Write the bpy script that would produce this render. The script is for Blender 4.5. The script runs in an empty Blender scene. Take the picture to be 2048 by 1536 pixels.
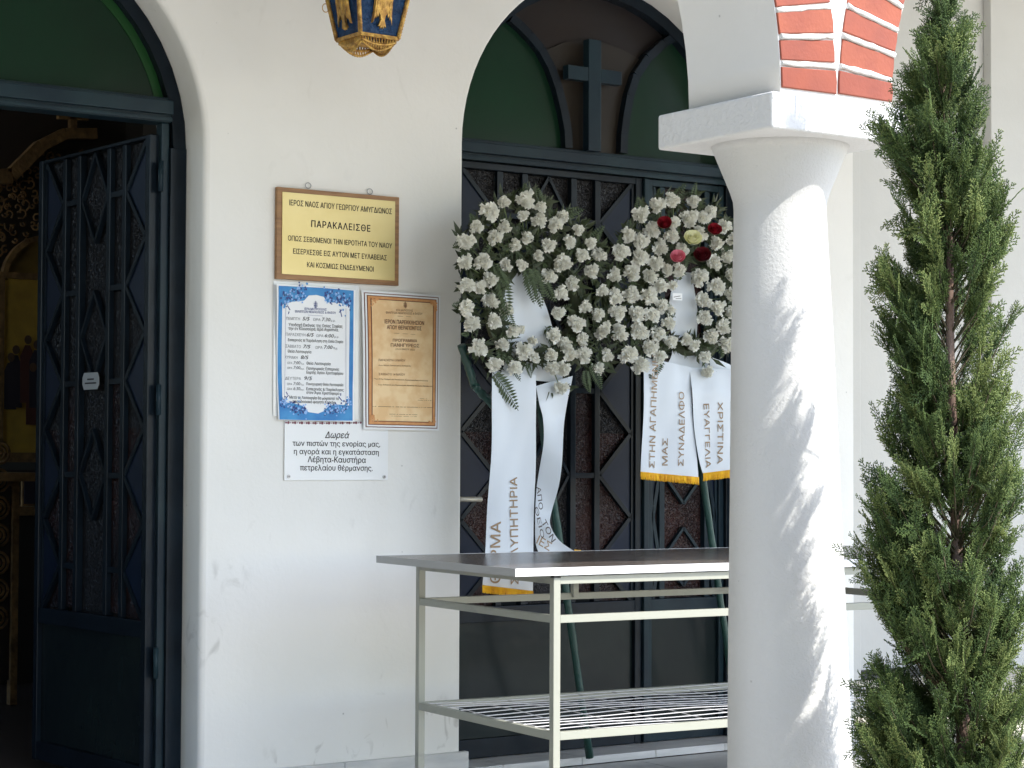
import bpy, bmesh, math, random
import numpy as np
from mathutils import Vector, Matrix
random.seed(7); rng = np.random.default_rng(7)
S = bpy.context.scene
C = S.collection
PI = math.pi
H = 1.0                      # eye height above the porch floor

# ---------------------------------------------------------------- camera
F_PX, YAW, PITCH, ROLL = 4125.0, math.radians(34.34), math.radians(2.04), math.radians(0.238)
Fv = Vector((math.sin(YAW)*math.cos(PITCH), math.cos(YAW)*math.cos(PITCH), math.sin(PITCH)))
Rv = Vector((math.cos(YAW), -math.sin(YAW), 0)); Uv = Rv.cross(Fv)
R2 = Rv*math.cos(ROLL)+Uv*math.sin(ROLL); U2 = -Rv*math.sin(ROLL)+Uv*math.cos(ROLL)
cd = bpy.data.cameras.new('camera'); cam = bpy.data.objects.new('camera', cd); C.objects.link(cam)
M = Matrix((R2, U2, -Fv)).transposed().to_4x4(); M.translation = Vector((0, 0, H)); cam.matrix_world = M
cd.sensor_width = 36; cd.lens = F_PX/2048*36; cd.clip_end = 500; cd.clip_start = 0.05
S.camera = cam

# ---------------------------------------------------------------- light
SUN_AZ = math.radians(22)        # from -Y (out of the facade) towards +X
SUN_EL = math.radians(49)
sdir = Vector((math.sin(SUN_AZ)*math.cos(SUN_EL), -math.cos(SUN_AZ)*math.cos(SUN_EL), math.sin(SUN_EL)))
W_ = bpy.data.worlds.new("World"); S.world = W_; W_.use_nodes = True
nt = W_.node_tree; bg = nt.nodes['Background']; sky = nt.nodes.new('ShaderNodeTexSky')
sky.sky_type = 'NISHITA'; sky.sun_disc = False; sky.sun_elevation = SUN_EL
sky.sun_rotation = PI - SUN_AZ
nt.links.new(sky.outputs[0], bg.inputs[0]); bg.inputs[1].default_value = 0.15
sl = bpy.data.lights.new('sun', 'SUN'); sl.energy = 2.0; sl.angle = math.radians(0.55); sl.color = (1, .965, .90)
so = bpy.data.objects.new('sun', sl); C.objects.link(so)
so.rotation_euler = (-sdir).to_track_quat('-Z', 'Y').to_euler()
S.view_settings.view_transform = 'Standard'; S.view_settings.look = 'None'
S.view_settings.exposure = 1.72; S.view_settings.gamma = 1; S.view_settings.use_curve_mapping = False
S.render.engine = 'CYCLES'
S.cycles.max_bounces = 10; S.cycles.diffuse_bounces = 7

# ---------------------------------------------------------------- helpers
def ray(x, y): return Fv*F_PX + R2*(x-1024) - U2*(y-768)
def WY(x, y, Y):
    r = ray(x, y)*1.0; r = r*(Y/r.y); return Vector((r.x, r.y, r.z+H))
def WZ(x, y, Z):
    r = ray(x, y)*1.0; r = r*((Z-H)/r.z); return Vector((r.x, r.y, r.z+H))
def link(o, parent=None):
    C.objects.link(o)
    if parent is not None: o.parent = parent
    return o
def tag(o, label=None, cat=None, group=None, kind=None):
    if label: o['label'] = label
    if cat: o['category'] = cat
    if group: o['group'] = group
    if kind: o['kind'] = kind
    return o
def empty(name, loc, label=None, cat=None, group=None, rz=0):
    o = bpy.data.objects.new(name, None); C.objects.link(o); o.location = loc; o.rotation_euler = (0, 0, rz)
    o.empty_display_size = .1
    bpy.context.view_layer.update()
    return tag(o, label, cat, group)
def obj(name, bm, mat, parent=None, smooth=False, world=True):
    me = bpy.data.meshes.new(name)
    if isinstance(bm, bmesh.types.BMesh):
        bm.normal_update(); bm.to_mesh(me); bm.free()
    else:
        me.from_pydata(*bm)
    if mat is not None:
        for m in (mat if isinstance(mat, (list, tuple)) else [mat]): me.materials.append(m)
    if smooth: me.polygons.foreach_set('use_smooth', [True]*len(me.polygons))
    o = bpy.data.objects.new(name, me); link(o, parent)
    if parent is not None and world:      # geometry was given in world space
        me.transform(world_of(parent).inverted())
    return o
def world_of(o):
    m = o.matrix_basis.copy()
    p = o.parent
    while p is not None:
        m = p.matrix_basis @ m; p = p.parent
    return m
def box(bm, x0, x1, y0, y1, z0, z1, bev=0, mi=0):
    t = bmesh.new(); r = bmesh.ops.create_cube(t, size=1)
    for v in t.verts: v.co = Vector(((x0+x1)/2+v.co.x*(x1-x0), (y0+y1)/2+v.co.y*(y1-y0), (z0+z1)/2+v.co.z*(z1-z0)))
    if bev: bmesh.ops.bevel(t, geom=t.edges[:], offset=bev, segments=2, profile=.6, affect='EDGES')
    merge(bm, t, None, mi)
def merge(bm, t, mat=None, mi=0):
    if mat is not None: t.transform(mat)
    vm = {v: bm.verts.new(v.co) for v in t.verts}
    for f in t.faces:
        try:
            nf = bm.faces.new([vm[v] for v in f.verts]); nf.material_index = mi; nf.smooth = f.smooth
        except ValueError: pass
    t.free()
def tube(bm, pts, r, n=8, cap=True, radii=None):
    pts = [Vector(p) for p in pts]; rings = []
    up = Vector((0, 0, 1))
    for i, p in enumerate(pts):
        d = (pts[min(i+1, len(pts)-1)]-pts[max(i-1, 0)]).normalized()
        if i == 0:
            a = d.orthogonal().normalized()
        else:
            a = (a - d*a.dot(d)).normalized()
        b = d.cross(a); rr = radii[i] if radii else r
        rings.append([bm.verts.new(p+(a*math.cos(k*2*PI/n)+b*math.sin(k*2*PI/n))*rr) for k in range(n)])
    for i in range(len(rings)-1):
        for k in range(n):
            f = bm.faces.new([rings[i][k], rings[i][(k+1) % n], rings[i+1][(k+1) % n], rings[i+1][k]]); f.smooth = True
    if cap:
        bm.faces.new(rings[0][::-1]); bm.faces.new(rings[-1])
def beam(bm, p, q, w, d, up=Vector((0, -1, 0)), mi=0):
    """square bar from p to q: w across, d along 'up'"""
    p = Vector(p); q = Vector(q); ax = (q-p).normalized(); u = (up-ax*up.dot(ax)).normalized(); s = ax.cross(u)
    vs = []
    for c in (p, q):
        for a, b in ((-1, -1), (1, -1), (1, 1), (-1, 1)):
            vs.append(bm.verts.new(c+s*a*w/2+u*b*d/2))
    for f in ((0, 1, 2, 3), (7, 6, 5, 4), (0, 4, 5, 1), (1, 5, 6, 2), (2, 6, 7, 3), (3, 7, 4, 0)):
        fc = bm.faces.new([vs[i] for i in f]); fc.material_index = mi
def prism(bm, pts, y0, y1, mi=0):
    """polygon pts (x,z) extruded from y0 (front) to y1"""
    a = [bm.verts.new((x, y0, z)) for x, z in pts]; b = [bm.verts.new((x, y1, z)) for x, z in pts]
    n = len(pts)
    f = bm.faces.new(a); f.material_index = mi
    g = bm.faces.new(b[::-1]); g.material_index = mi
    for i in range(n):
        s = bm.faces.new([a[i], b[i], b[(i+1) % n], a[(i+1) % n]]); s.material_index = mi
def lathe(bm, prof, cx, cy, n=48):
    rings = []
    for r, z in prof: rings.append([bm.verts.new((cx+r*math.cos(k*2*PI/n), cy+r*math.sin(k*2*PI/n), z)) for k in range(n)])
    for i in range(len(rings)-1):
        for k in range(n):
            f = bm.faces.new([rings[i][k], rings[i][(k+1) % n], rings[i+1][(k+1) % n], rings[i+1][k]]); f.smooth = True
    bm.faces.new(rings[-1]); bm.faces.new(rings[0][::-1])

# ---------------------------------------------------------------- materials
MATS = {}
def mat(name, col, rough=.6, metal=0, noise=0, nscale=8, bump=0, bscale=60, bdist=.002, col2=None, spec=.5,
        coat=0, stretch=None, bdetail=3, thr=(.35, .65), vor=False, trans=0, sss=0):
    m = bpy.data.materials.new(name); m.use_nodes = True; t = m.node_tree; n = t.nodes; l = t.links
    p = n['Principled BSDF']; p.inputs['Base Color'].default_value = (*col, 1)
    p.inputs['Roughness'].default_value = rough; p.inputs['Metallic'].default_value = metal
    p.inputs['Specular IOR Level'].default_value = spec
    if coat: p.inputs['Coat Weight'].default_value = coat; p.inputs['Coat Roughness'].default_value = .15
    tc = n.new('ShaderNodeTexCoord'); mp = n.new('ShaderNodeMapping'); l.new(tc.outputs['Object'], mp.inputs[0])
    if stretch: mp.inputs['Scale'].default_value = stretch
    if col2 is not None:
        a = n.new('ShaderNodeTexNoise'); a.inputs['Scale'].default_value = nscale; a.inputs['Detail'].default_value = 5
        l.new(mp.outputs[0], a.inputs['Vector'])
        r = n.new('ShaderNodeMapRange'); r.inputs['From Min'].default_value = thr[0]; r.inputs['From Max'].default_value = thr[1]
        l.new(a.outputs['Fac'], r.inputs[0])
        x = n.new('ShaderNodeMix'); x.data_type = 'RGBA'; l.new(r.outputs[0], x.inputs['Factor'])
        x.inputs['A'].default_value = (*col, 1); x.inputs['B'].default_value = (*col2, 1)
        l.new(x.outputs['Result'], p.inputs['Base Color'])
    if bump:
        if vor:
            b = n.new('ShaderNodeTexVoronoi'); b.feature = 'SMOOTH_F1'; b.inputs['Scale'].default_value = bscale
            ns = n.new('ShaderNodeTexNoise'); ns.inputs['Scale'].default_value = bscale*.5
            l.new(mp.outputs[0], ns.inputs['Vector'])
            ad = n.new('ShaderNodeMix'); ad.data_type = 'VECTOR'; ad.inputs['Factor'].default_value = .12
            l.new(mp.outputs[0], ad.inputs['A']); l.new(ns.outputs['Color'], ad.inputs['B'])
            l.new(ad.outputs['Result'], b.inputs['Vector']); out = b.outputs['Distance']
        else:
            b = n.new('ShaderNodeTexNoise'); b.inputs['Scale'].default_value = bscale; b.inputs['Detail'].default_value = bdetail
            l.new(mp.outputs[0], b.inputs['Vector']); out = b.outputs['Fac']
        bb = n.new('ShaderNodeBump'); bb.inputs['Strength'].default_value = bump; bb.inputs['Distance'].default_value = bdist
        l.new(out, bb.inputs['Height']); l.new(bb.outputs[0], p.inputs['Normal'])
    if trans: p.inputs['Transmission Weight'].default_value = trans
    if sss: p.inputs['Subsurface Weight'].default_value = sss; p.inputs['Subsurface Radius'].default_value = (.01, .01, .006); p.inputs['Subsurface Scale'].default_value = 1
    MATS[name] = m
    return m
def plaster(name, col, dirt, bump=.5, bs=90, lowdirt=False, bd=.003):
    """painted plaster: trowel waves, fine grain, faint stains and a few specks"""
    m = bpy.data.materials.new(name); m.use_nodes = True; t = m.node_tree; n = t.nodes; l = t.links
    p = n['Principled BSDF']; p.inputs['Roughness'].default_value = .85; p.inputs['Specular IOR Level'].default_value = .25
    tc = n.new('ShaderNodeTexCoord')
    def noise(sc, det, dist=0, vec=None):
        a = n.new('ShaderNodeTexNoise'); a.inputs['Scale'].default_value = sc; a.inputs['Detail'].default_value = det
        a.inputs['Distortion'].default_value = dist
        l.new(vec if vec is not None else tc.outputs['Object'], a.inputs['Vector']); return a.outputs['Fac']
    def rng_(o, a, b, c, d):
        r = n.new('ShaderNodeMapRange'); l.new(o, r.inputs[0])
        for i, v in enumerate((a, b, c, d)): r.inputs[i+1].default_value = v
        return r.outputs[0]
    def mix(fac, A, B):
        x = n.new('ShaderNodeMix'); x.data_type = 'RGBA'; l.new(fac, x.inputs['Factor'])
        for k, v in (('A', A), ('B', B)):
            if isinstance(v, tuple): x.inputs[k].default_value = (*v, 1)
            else: l.new(v, x.inputs[k])
        return x.outputs['Result']
    c = mix(rng_(noise(2.2, 6), .42, .7, 0, .8), col, dirt)
    if lowdirt:      # scuffs and splashes: patches of streaky grime, denser low down
        mp = n.new('ShaderNodeMapping'); l.new(tc.outputs['Object'], mp.inputs[0]); mp.inputs['Scale'].default_value = (1, 1, .6)
        sc = noise(14, 8, 1.2, mp.outputs[0])
        pt = noise(2.6, 3)
        ma = n.new('ShaderNodeMath'); ma.operation = 'MULTIPLY'; l.new(rng_(sc, .60, .72, 0, 1), ma.inputs[0]); l.new(rng_(pt, .47, .6, 0, .6), ma.inputs[1])
        sx = n.new('ShaderNodeSeparateXYZ'); l.new(tc.outputs['Object'], sx.inputs[0])
        mb = n.new('ShaderNodeMath'); mb.operation = 'MULTIPLY'; l.new(ma.outputs[0], mb.inputs[0]); l.new(rng_(sx.outputs[2], .1, 1.0, 1.0, .12), mb.inputs[1])
        c = mix(mb.outputs[0], c, (.33, .31, .27))
    v = n.new('ShaderNodeTexVoronoi'); v.inputs['Scale'].default_value = 9; v.inputs['Randomness'].default_value = 1
    l.new(tc.outputs['Object'], v.inputs['Vector'])
    c = mix(rng_(v.outputs['Distance'], .018, .034, .55, 0), c, (.25, .24, .22))
    l.new(c, p.inputs['Base Color'])
    b1 = n.new('ShaderNodeBump'); b1.inputs['Strength'].default_value = .2; b1.inputs['Distance'].default_value = .012; l.new(noise(5, 3, .5), b1.inputs['Height'])
    b2 = n.new('ShaderNodeBump'); b2.inputs['Strength'].default_value = bump; b2.inputs['Distance'].default_value = bd
    l.new(noise(bs, 4, .6), b2.inputs['Height']); l.new(b1.outputs[0], b2.inputs['Normal']); l.new(b2.outputs[0], p.inputs['Normal'])
    return m
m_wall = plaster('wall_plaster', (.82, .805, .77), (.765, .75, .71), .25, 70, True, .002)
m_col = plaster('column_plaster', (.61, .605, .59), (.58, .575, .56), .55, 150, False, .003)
m_arc = plaster('arcade_plaster', (.77, .76, .74), (.73, .72, .70), .3, 60, False, .002)
m_cap = plaster('capital_plaster', (.70, .695, .685), (.66, .655, .64), .7, 85, False, .004)
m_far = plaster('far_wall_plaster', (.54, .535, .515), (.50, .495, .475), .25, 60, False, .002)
m_mort = mat('white_mortar', (.66, .65, .62), .9, bump=.7, bscale=70, bdist=.004, col2=(.50, .49, .46), nscale=40, thr=(.55, .75))
m_brick = mat('painted_brick', (.37, .086, .046), .62, col2=(.32, .070, .037), nscale=14, bump=.25, bscale=160, bdist=.001)
m_brick2 = mat('painted_brick_orange', (.41, .101, .048), .6, col2=(.36, .084, .041), nscale=11, bump=.25, bscale=160, bdist=.001)
m_floor = mat('marble_floor', (.42, .41, .39), .35, col2=(.33, .33, .32), nscale=5, stretch=(1, 4, 1), bump=.1)
m_slab = mat('marble_slab', (.62, .61, .59), .3, col2=(.50, .50, .49), nscale=7, stretch=(1, 3, 6))
m_ground = mat('pale_paving', (.60, .56, .48), .85, col2=(.53, .49, .42), nscale=3, bump=.4, bscale=50)
m_paint = mat('navy_paint', (.010, .0165, .024), .26, col2=(.007, .011, .016), nscale=9, bump=.25, bscale=26, bdist=.0025, spec=.16)
m_paint2 = mat('teal_paint', (.016, .034, .042), .3, col2=(.009, .018, .028), nscale=4, bump=.25, bscale=30, bdist=.002, spec=.16)
m_blue = mat('blue_panel_paint', (.007, .014, .034), .3, col2=(.006, .012, .028), nscale=5, bump=.2, bscale=22, bdist=.002, spec=.16)
m_kick = mat('dark_green_kick_panel', (.016, .024, .023), .2, col2=(.010, .015, .017), nscale=3, bump=.35, bscale=4, bdist=.02, spec=.16)
m_glb = mat('brown_hammered_glass', (.030, .011, .009), .12, bump=.9, bscale=75, bdist=.006, vor=True, col2=(.013, .009, .010), nscale=6, spec=.2)
m_glg = mat('grey_reflection_glass', (.014, .013, .014), .12, bump=.9, bscale=80, bdist=.006, vor=True, spec=.2)  # same glass as the brown; outdoor reflection put into its grey colour
m_green = mat('green_fanlight_glass', (.007, .032, .016), .22, col2=(.008, .020, .012), nscale=1.3, bump=.12, bscale=3, bdist=.02, spec=.16)
m_greenB = mat('bright_green_edge_glass', (.012, .055, .016), .3, spec=.16)
m_tan = mat('brown_fanlight_panel', (.034, .027, .020), .3, col2=(.026, .022, .019), nscale=2, spec=.16)
m_dgrey = mat('dark_fanlight_panel', (.016, .016, .019), .28, col2=(.024, .017, .014), nscale=1.5, spec=.16)
m_cream = mat('cream_enamel', (.34, .345, .29), .38, col2=(.22, .23, .21), nscale=16, thr=(.62, .74), stretch=(.35, .35, 1), bump=.15, bscale=90)
m_top = mat('dark_laminate', (.105, .088, .078), .24, col2=(.080, .066, .058), nscale=6, stretch=(.5, 14, 1), bump=.05)
m_edge = mat('white_edge_strip', (.84, .84, .85), .3, bump=.05)
m_wire = mat('galvanised_wire', (.62, .61, .62), .3, .25)
m_blk = mat('black_plastic', (.02, .02, .02), .5)
m_silk = mat('white_satin', (.66, .70, .745), .42, bump=.12, bscale=4, bdist=.02, spec=.4)
m_fringe = mat('yellow_fringe', (.98, .56, .012), .7, bump=.9, bscale=160, bdist=.004, stretch=(1, 1, .05), col2=(.80, .38, .01), nscale=60)
m_gold_ink = mat('gold_marker_ink', (.30, .20, .11), .5)
m_blk_ink = mat('dark_marker_ink', (.07, .05, .04), .5)
m_petal = mat('white_petals', (.96, .955, .90), .75, col2=(.95, .94, .86), nscale=40, spec=.2)
m_petal2 = mat('cream_petals', (.82, .80, .52), .75, spec=.2)
for _m in (m_petal, m_petal2):
    t_ = _m.node_tree; p_ = t_.nodes['Principled BSDF']; tr_ = t_.nodes.new('ShaderNodeBsdfTranslucent'); tr_.inputs[0].default_value = (.96, .95, .86, 1)
    mx_ = t_.nodes.new('ShaderNodeMixShader'); mx_.inputs[0].default_value = .34
    t_.links.new(p_.outputs[0], mx_.inputs[1]); t_.links.new(tr_.outputs[0], mx_.inputs[2]); t_.links.new(mx_.outputs[0], t_.nodes['Material Output'].inputs[0])
m_red = mat('red_petals', (.36, .006, .02), .6, col2=(.20, .002, .01), nscale=30)
m_dred = mat('dark_red_petals', (.16, .004, .012), .6, col2=(.08, .002, .006), nscale=30)
m_pink = mat('pink_petals', (.80, .26, .34), .6)
m_yel = mat('yellow_petals', (.88, .87, .60), .6)
m_stem = mat('flower_stem', (.14, .19, .08), .6)
m_fern = mat('fern_green', (.055, .085, .026), .55, col2=(.028, .050, .016), nscale=18)
m_leafd = mat('dark_leaf', (.024, .038, .014), .5, col2=(.045, .060, .022), nscale=14)
m_wrap = mat('green_foil_wrap', (.016, .060, .050), .35, bump=.8, bscale=30, bdist=.006)
m_gilt = mat('gilt_metal', (.72, .46, .13), .35, .75, col2=(.34, .18, .06), nscale=60, bump=.8, bscale=120, bdist=.003)
m_lampg = mat('blue_lantern_glass', (.02, .075, .22), .15, col2=(.04, .14, .36), nscale=45, bump=.9, bscale=90, bdist=.004, vor=True)
m_brass = mat('brass_plate', (.60, .475, .19), .36, .35, col2=(.68, .56, .27), nscale=3, bump=.06, bscale=20)
m_wood = mat('oak_board', (.36, .19, .075), .5, col2=(.24, .12, .05), nscale=9, stretch=(1, 1, 9), bump=.2, bscale=60)
m_paper = mat('white_paper', (.86, .87, .88), .7)
m_pblue = mat('blue_print', (.03, .20, .52), .6, col2=(.06, .30, .62), nscale=20)
m_pnavy = mat('navy_print', (.03, .05, .22), .6)
m_psky = mat('pale_blue_print', (.28, .48, .82), .6)
m_ptan = mat('parchment_print', (.92, .68, .39), .7, col2=(.82, .54, .27), nscale=22, thr=(.4, .62))
m_porg = mat('orange_print', (.72, .36, .15), .7, col2=(.62, .28, .10), nscale=50)
m_pbrn = mat('brown_print', (.16, .05, .025), .7)
m_ink = mat('black_print', (.015, .013, .012), .6)
m_gink = mat('grey_print', (.12, .12, .13), .6)
m_acry = mat('acrylic_sheet', (.72, .74, .76), .12, spec=.6)
m_plaq = mat('white_plaque', (.80, .81, .82), .3)
m_purp = mat('maroon_print', (.20, .06, .08), .6)
m_screw = mat('screw_metal', (.35, .35, .36), .35, .9)
m_steel = mat('pale_handle_metal', (.55, .52, .44), .4, .5)
m_giltw = mat('carved_gilt_wood', (.42, .24, .09), .5, col2=(.20, .11, .045), nscale=25, bump=.8, bscale=45, bdist=.008)
m_giltd = mat('dull_gilt_ground', (.34, .21, .045), .5, bump=.5, bscale=30, col2=(.14, .08, .02), nscale=8)
m_icong = mat('icon_gold_ground', (.75, .48, .08), .5, col2=(.55, .33, .06), nscale=9)
m_robe1 = mat('icon_dark_robe', (.05, .04, .05), .7)
m_robe2 = mat('icon_red_robe', (.14, .05, .035), .7)
m_skin = mat('icon_skin', (.16, .09, .05), .7)
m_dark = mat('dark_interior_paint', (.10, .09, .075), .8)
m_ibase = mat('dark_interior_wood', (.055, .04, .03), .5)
m_bark = mat('cypress_bark', (.16, .10, .075), .9, col2=(.27, .19, .15), nscale=30, stretch=(1, 1, .2), bump=1, bscale=60, bdist=.006)
def leafmat():
    m = bpy.data.materials.new('cypress_foliage'); m.use_nodes = True; t = m.node_tree; n = t.nodes; l = t.links
    p = n['Principled BSDF']; p.inputs['Roughness'].default_value = .5; p.inputs['Specular IOR Level'].default_value = .35
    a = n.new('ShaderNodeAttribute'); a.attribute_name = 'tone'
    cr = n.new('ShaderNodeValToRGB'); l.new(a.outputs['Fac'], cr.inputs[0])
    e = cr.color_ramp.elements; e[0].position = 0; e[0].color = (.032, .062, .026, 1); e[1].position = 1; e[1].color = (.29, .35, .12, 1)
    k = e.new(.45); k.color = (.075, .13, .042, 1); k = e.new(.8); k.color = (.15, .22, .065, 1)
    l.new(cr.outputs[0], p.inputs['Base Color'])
    tr = n.new('ShaderNodeBsdfTranslucent'); l.new(cr.outputs[0], tr.inputs[0]); mx = n.new('ShaderNodeMixShader'); mx.inputs[0].default_value = .36
    l.new(p.outputs[0], mx.inputs[1]); l.new(tr.outputs[0], mx.inputs[2]); l.new(mx.outputs[0], n['Material Output'].inputs[0])
    return m
m_cyp = leafmat()

# ---------------------------------------------------------------- setting: ground and floors
bm = bmesh.new(); box(bm, -80, 80, -80, 80, -.35, -.16)
tag(obj('ground', bm, m_ground), kind='structure')
bm = bmesh.new(); box(bm, -1.2, 5.2, 2.72, 5.44, -.157, -.004)
porch = tag(obj('porch_floor', bm, m_mort), kind='structure')
# marble floor tiles laid in rows (the ones the doorway lets one see are pieces of their own)
tx = -1.2; k = 0
tile_me = None
for iy in range(7):
    for ix in range(13):
        x0 = -1.2+ix*.4925; y0 = 2.72+iy*.3886
        bm = bmesh.new(); box(bm, x0+.002, x0+.4905, y0+.002, y0+.3866, -.0035, 0, .0012)
        obj('floor_tile', bm, m_floor, porch, world=False)
bm = bmesh.new(); box(bm, 5.203, 30, 3.4, 6.9, -.157, -.004)
tag(obj('side_paving', bm, m_ground), kind='structure')

# unseen dark green block, added to keep left-facing sides in shade
bm = bmesh.new(); box(bm, -3.8, -2.2, -9, 5.3, -.16, 6.0, .1)
m_shade_block = mat('shade_block_green', (.030, .045, .018), .9, col2=(.05, .07, .03), nscale=12, bump=1, bscale=18, bdist=.05)
tag(obj('added_shade_block', bm, m_shade_block), 'tall dark green block added left of the porch, unseen, darkening left-facing sides', 'added_shade_block')

# ---------------------------------------------------------------- church facade
YW = 5.458
def arch_pts(cx, zs, r, n=40):
    return [(cx+r*math.cos(a), zs+r*math.sin(a)) for a in [PI*k/n for k in range(n+1)]]   # right to left
D1 = dict(cx=2.018, zs=.91+H, r=.62)
D2 = dict(cx=4.155, zs=.993+H, r=.62)
church = empty('church_building', (3.0, 5.6, 0), 'whitewashed church wall with two round-arched doorways behind the notices', 'church')
def ring(d, off, n=40):
    r = d['r']+off
    pts = [(d['cx']+r, 0.0)]
    for k in range(9): pts.append((d['cx']+r, d['zs']*(k+1)/10))
    pts += arch_pts(d['cx'], d['zs'], r, n)
    for k in range(9): pts.append((d['cx']-r, d['zs']*(9-k)/10))
    pts.append((d['cx']-r, 0.0))
    return pts
XL, XR, ZT = -1.2, 5.223, 4.2
bm = bmesh.new()
rb1, rb2 = .018, .006
o1 = ring(D1, rb1); o2 = ring(D2, rb2)
outline = [(XL, 0)] + o1[::-1] + o2[::-1] + [(XR, 0), (XR, ZT), (XL, ZT)]
vs = [bm.verts.new((x, YW, z)) for x, z in outline]
f = bm.faces.new(vs)
bm.normal_update(); bmesh.ops.triangulate(bm, faces=[f])
for d, rb, dep in ((D1, rb1, .32), (D2, rb2, .32)):
    prof = [(rb*(1-math.sin(a)), YW+rb*(1-math.cos(a))) for a in [0, PI/8, PI/4, 3*PI/8, PI/2]]
    prof.append((0, YW+.07)); prof.append((0, YW+dep))
    rings = []
    for off, y in prof:
        pts = ring(d, off)
        jit = [0]*len(pts)
        rings.append([bm.verts.new((x, y, z)) for x, z in pts])
    for a, b in zip(rings[:-1], rings[1:]):
        for i in range(len(a)-1):
            q = bm.faces.new([a[i], a[i+1], b[i+1], b[i]]); q.smooth = True
# right end return of the wall
v = [bm.verts.new(p) for p in ((XR, YW, 0), (XR, 7.2, 0), (XR, 7.2, ZT), (XR, YW, ZT))]; bm.faces.new(v)
# rough paint edge: break the ridge between front and reveal a little
wall = obj('wall', bm, m_wall, church)
# inner leaf of the same wall so that the nave is a closed room
bm = bmesh.new()
Yi = YW+.32
o1 = ring(D1, 0); o2 = ring(D2, 0)
outline = [(XL, 0)] + o1[::-1] + o2[::-1] + [(XR, 0), (XR, ZT), (XL, ZT)]
f = bm.faces.new([bm.verts.new((x, Yi, z)) for x, z in outline]); bm.normal_update(); bmesh.ops.triangulate(bm, faces=[f])
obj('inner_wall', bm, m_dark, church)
bm = bmesh.new()
box(bm, XL-.1, XL, YW, 6.6, 0, ZT); box(bm, XL-.1, XL, 6.6, 11.5, 0, 1.0); box(bm, XL-.1, XL, 6.6, 11.5, 3.4, ZT); box(bm, XL-.1, XL, 7.9, 8.6, 1.0, 3.4); box(bm, XL-.1, XL, 10.2, 11.5, 1.0, 3.4); box(bm, XL, XR-.02, 11.4, 11.5, 0, ZT); box(bm, XR-.12, XR-.01, 7.2, 11.5, 0, ZT)  # two unseen window gaps in the left wall, added to brighten the nave
box(bm, XR-.12, XR-.005, Yi+.01, 7.2, 0.004, ZT-.01)
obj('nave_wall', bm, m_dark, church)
bm = bmesh.new(); box(bm, XL, XR-.12, Yi, 11.4, -.12, -.002)
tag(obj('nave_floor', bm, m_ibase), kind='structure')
bm = bmesh.new(); box(bm, XL-.2, XR+.1, 2.98, 11.6, ZT, ZT+.12)
box(bm, XL-.2, 12.5, 2.98, 7.2, 3.70, 3.85)
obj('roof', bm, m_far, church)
# marble skirting and door steps
for x0, x1 in ((2.665, 3.11), (3.112, 3.556)):
    bm = bmesh.new(); box(bm, x0, x1, 5.436, 5.4575, .002, .08, .003); obj('skirting_slab', bm, m_slab, church)
xx = 3.558
for wdt in (.13, .31, .305, .30, .172):
    bm = bmesh.new(); box(bm, xx, xx+wdt-.002, 5.437, 5.80, .0025, .027, .002); obj('threshold_slab', bm, m_slab, church); xx += wdt
for x0, x1 in ((1.40, 2.0), (2.002, 2.34), (2.342, 2.636)):
    bm = bmesh.new(); box(bm, x0, x1, 5.437, 5.80, .0025, .027, .002); obj('threshold_slab', bm, m_slab, church)

# ---------------------------------------------------------------- farther wall on the right
fw = empty('side_wing', (8, 6.9, 0), 'plain set-back side wall right of the column, behind the cypress', 'wall')
YF = 6.88
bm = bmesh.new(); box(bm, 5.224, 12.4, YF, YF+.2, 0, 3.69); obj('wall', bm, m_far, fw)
a = WY(1712, 700, YF).x
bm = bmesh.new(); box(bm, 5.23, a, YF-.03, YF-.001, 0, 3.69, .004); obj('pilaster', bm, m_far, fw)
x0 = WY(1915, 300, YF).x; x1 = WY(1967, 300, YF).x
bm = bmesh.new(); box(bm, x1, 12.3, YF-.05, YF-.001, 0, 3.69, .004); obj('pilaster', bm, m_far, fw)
bm = bmesh.new(); box(bm, a+.002, x1-.002, YF-.035, YF-.002, .004, .04); obj('dark_base_strip', bm, m_blk, fw)

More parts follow.
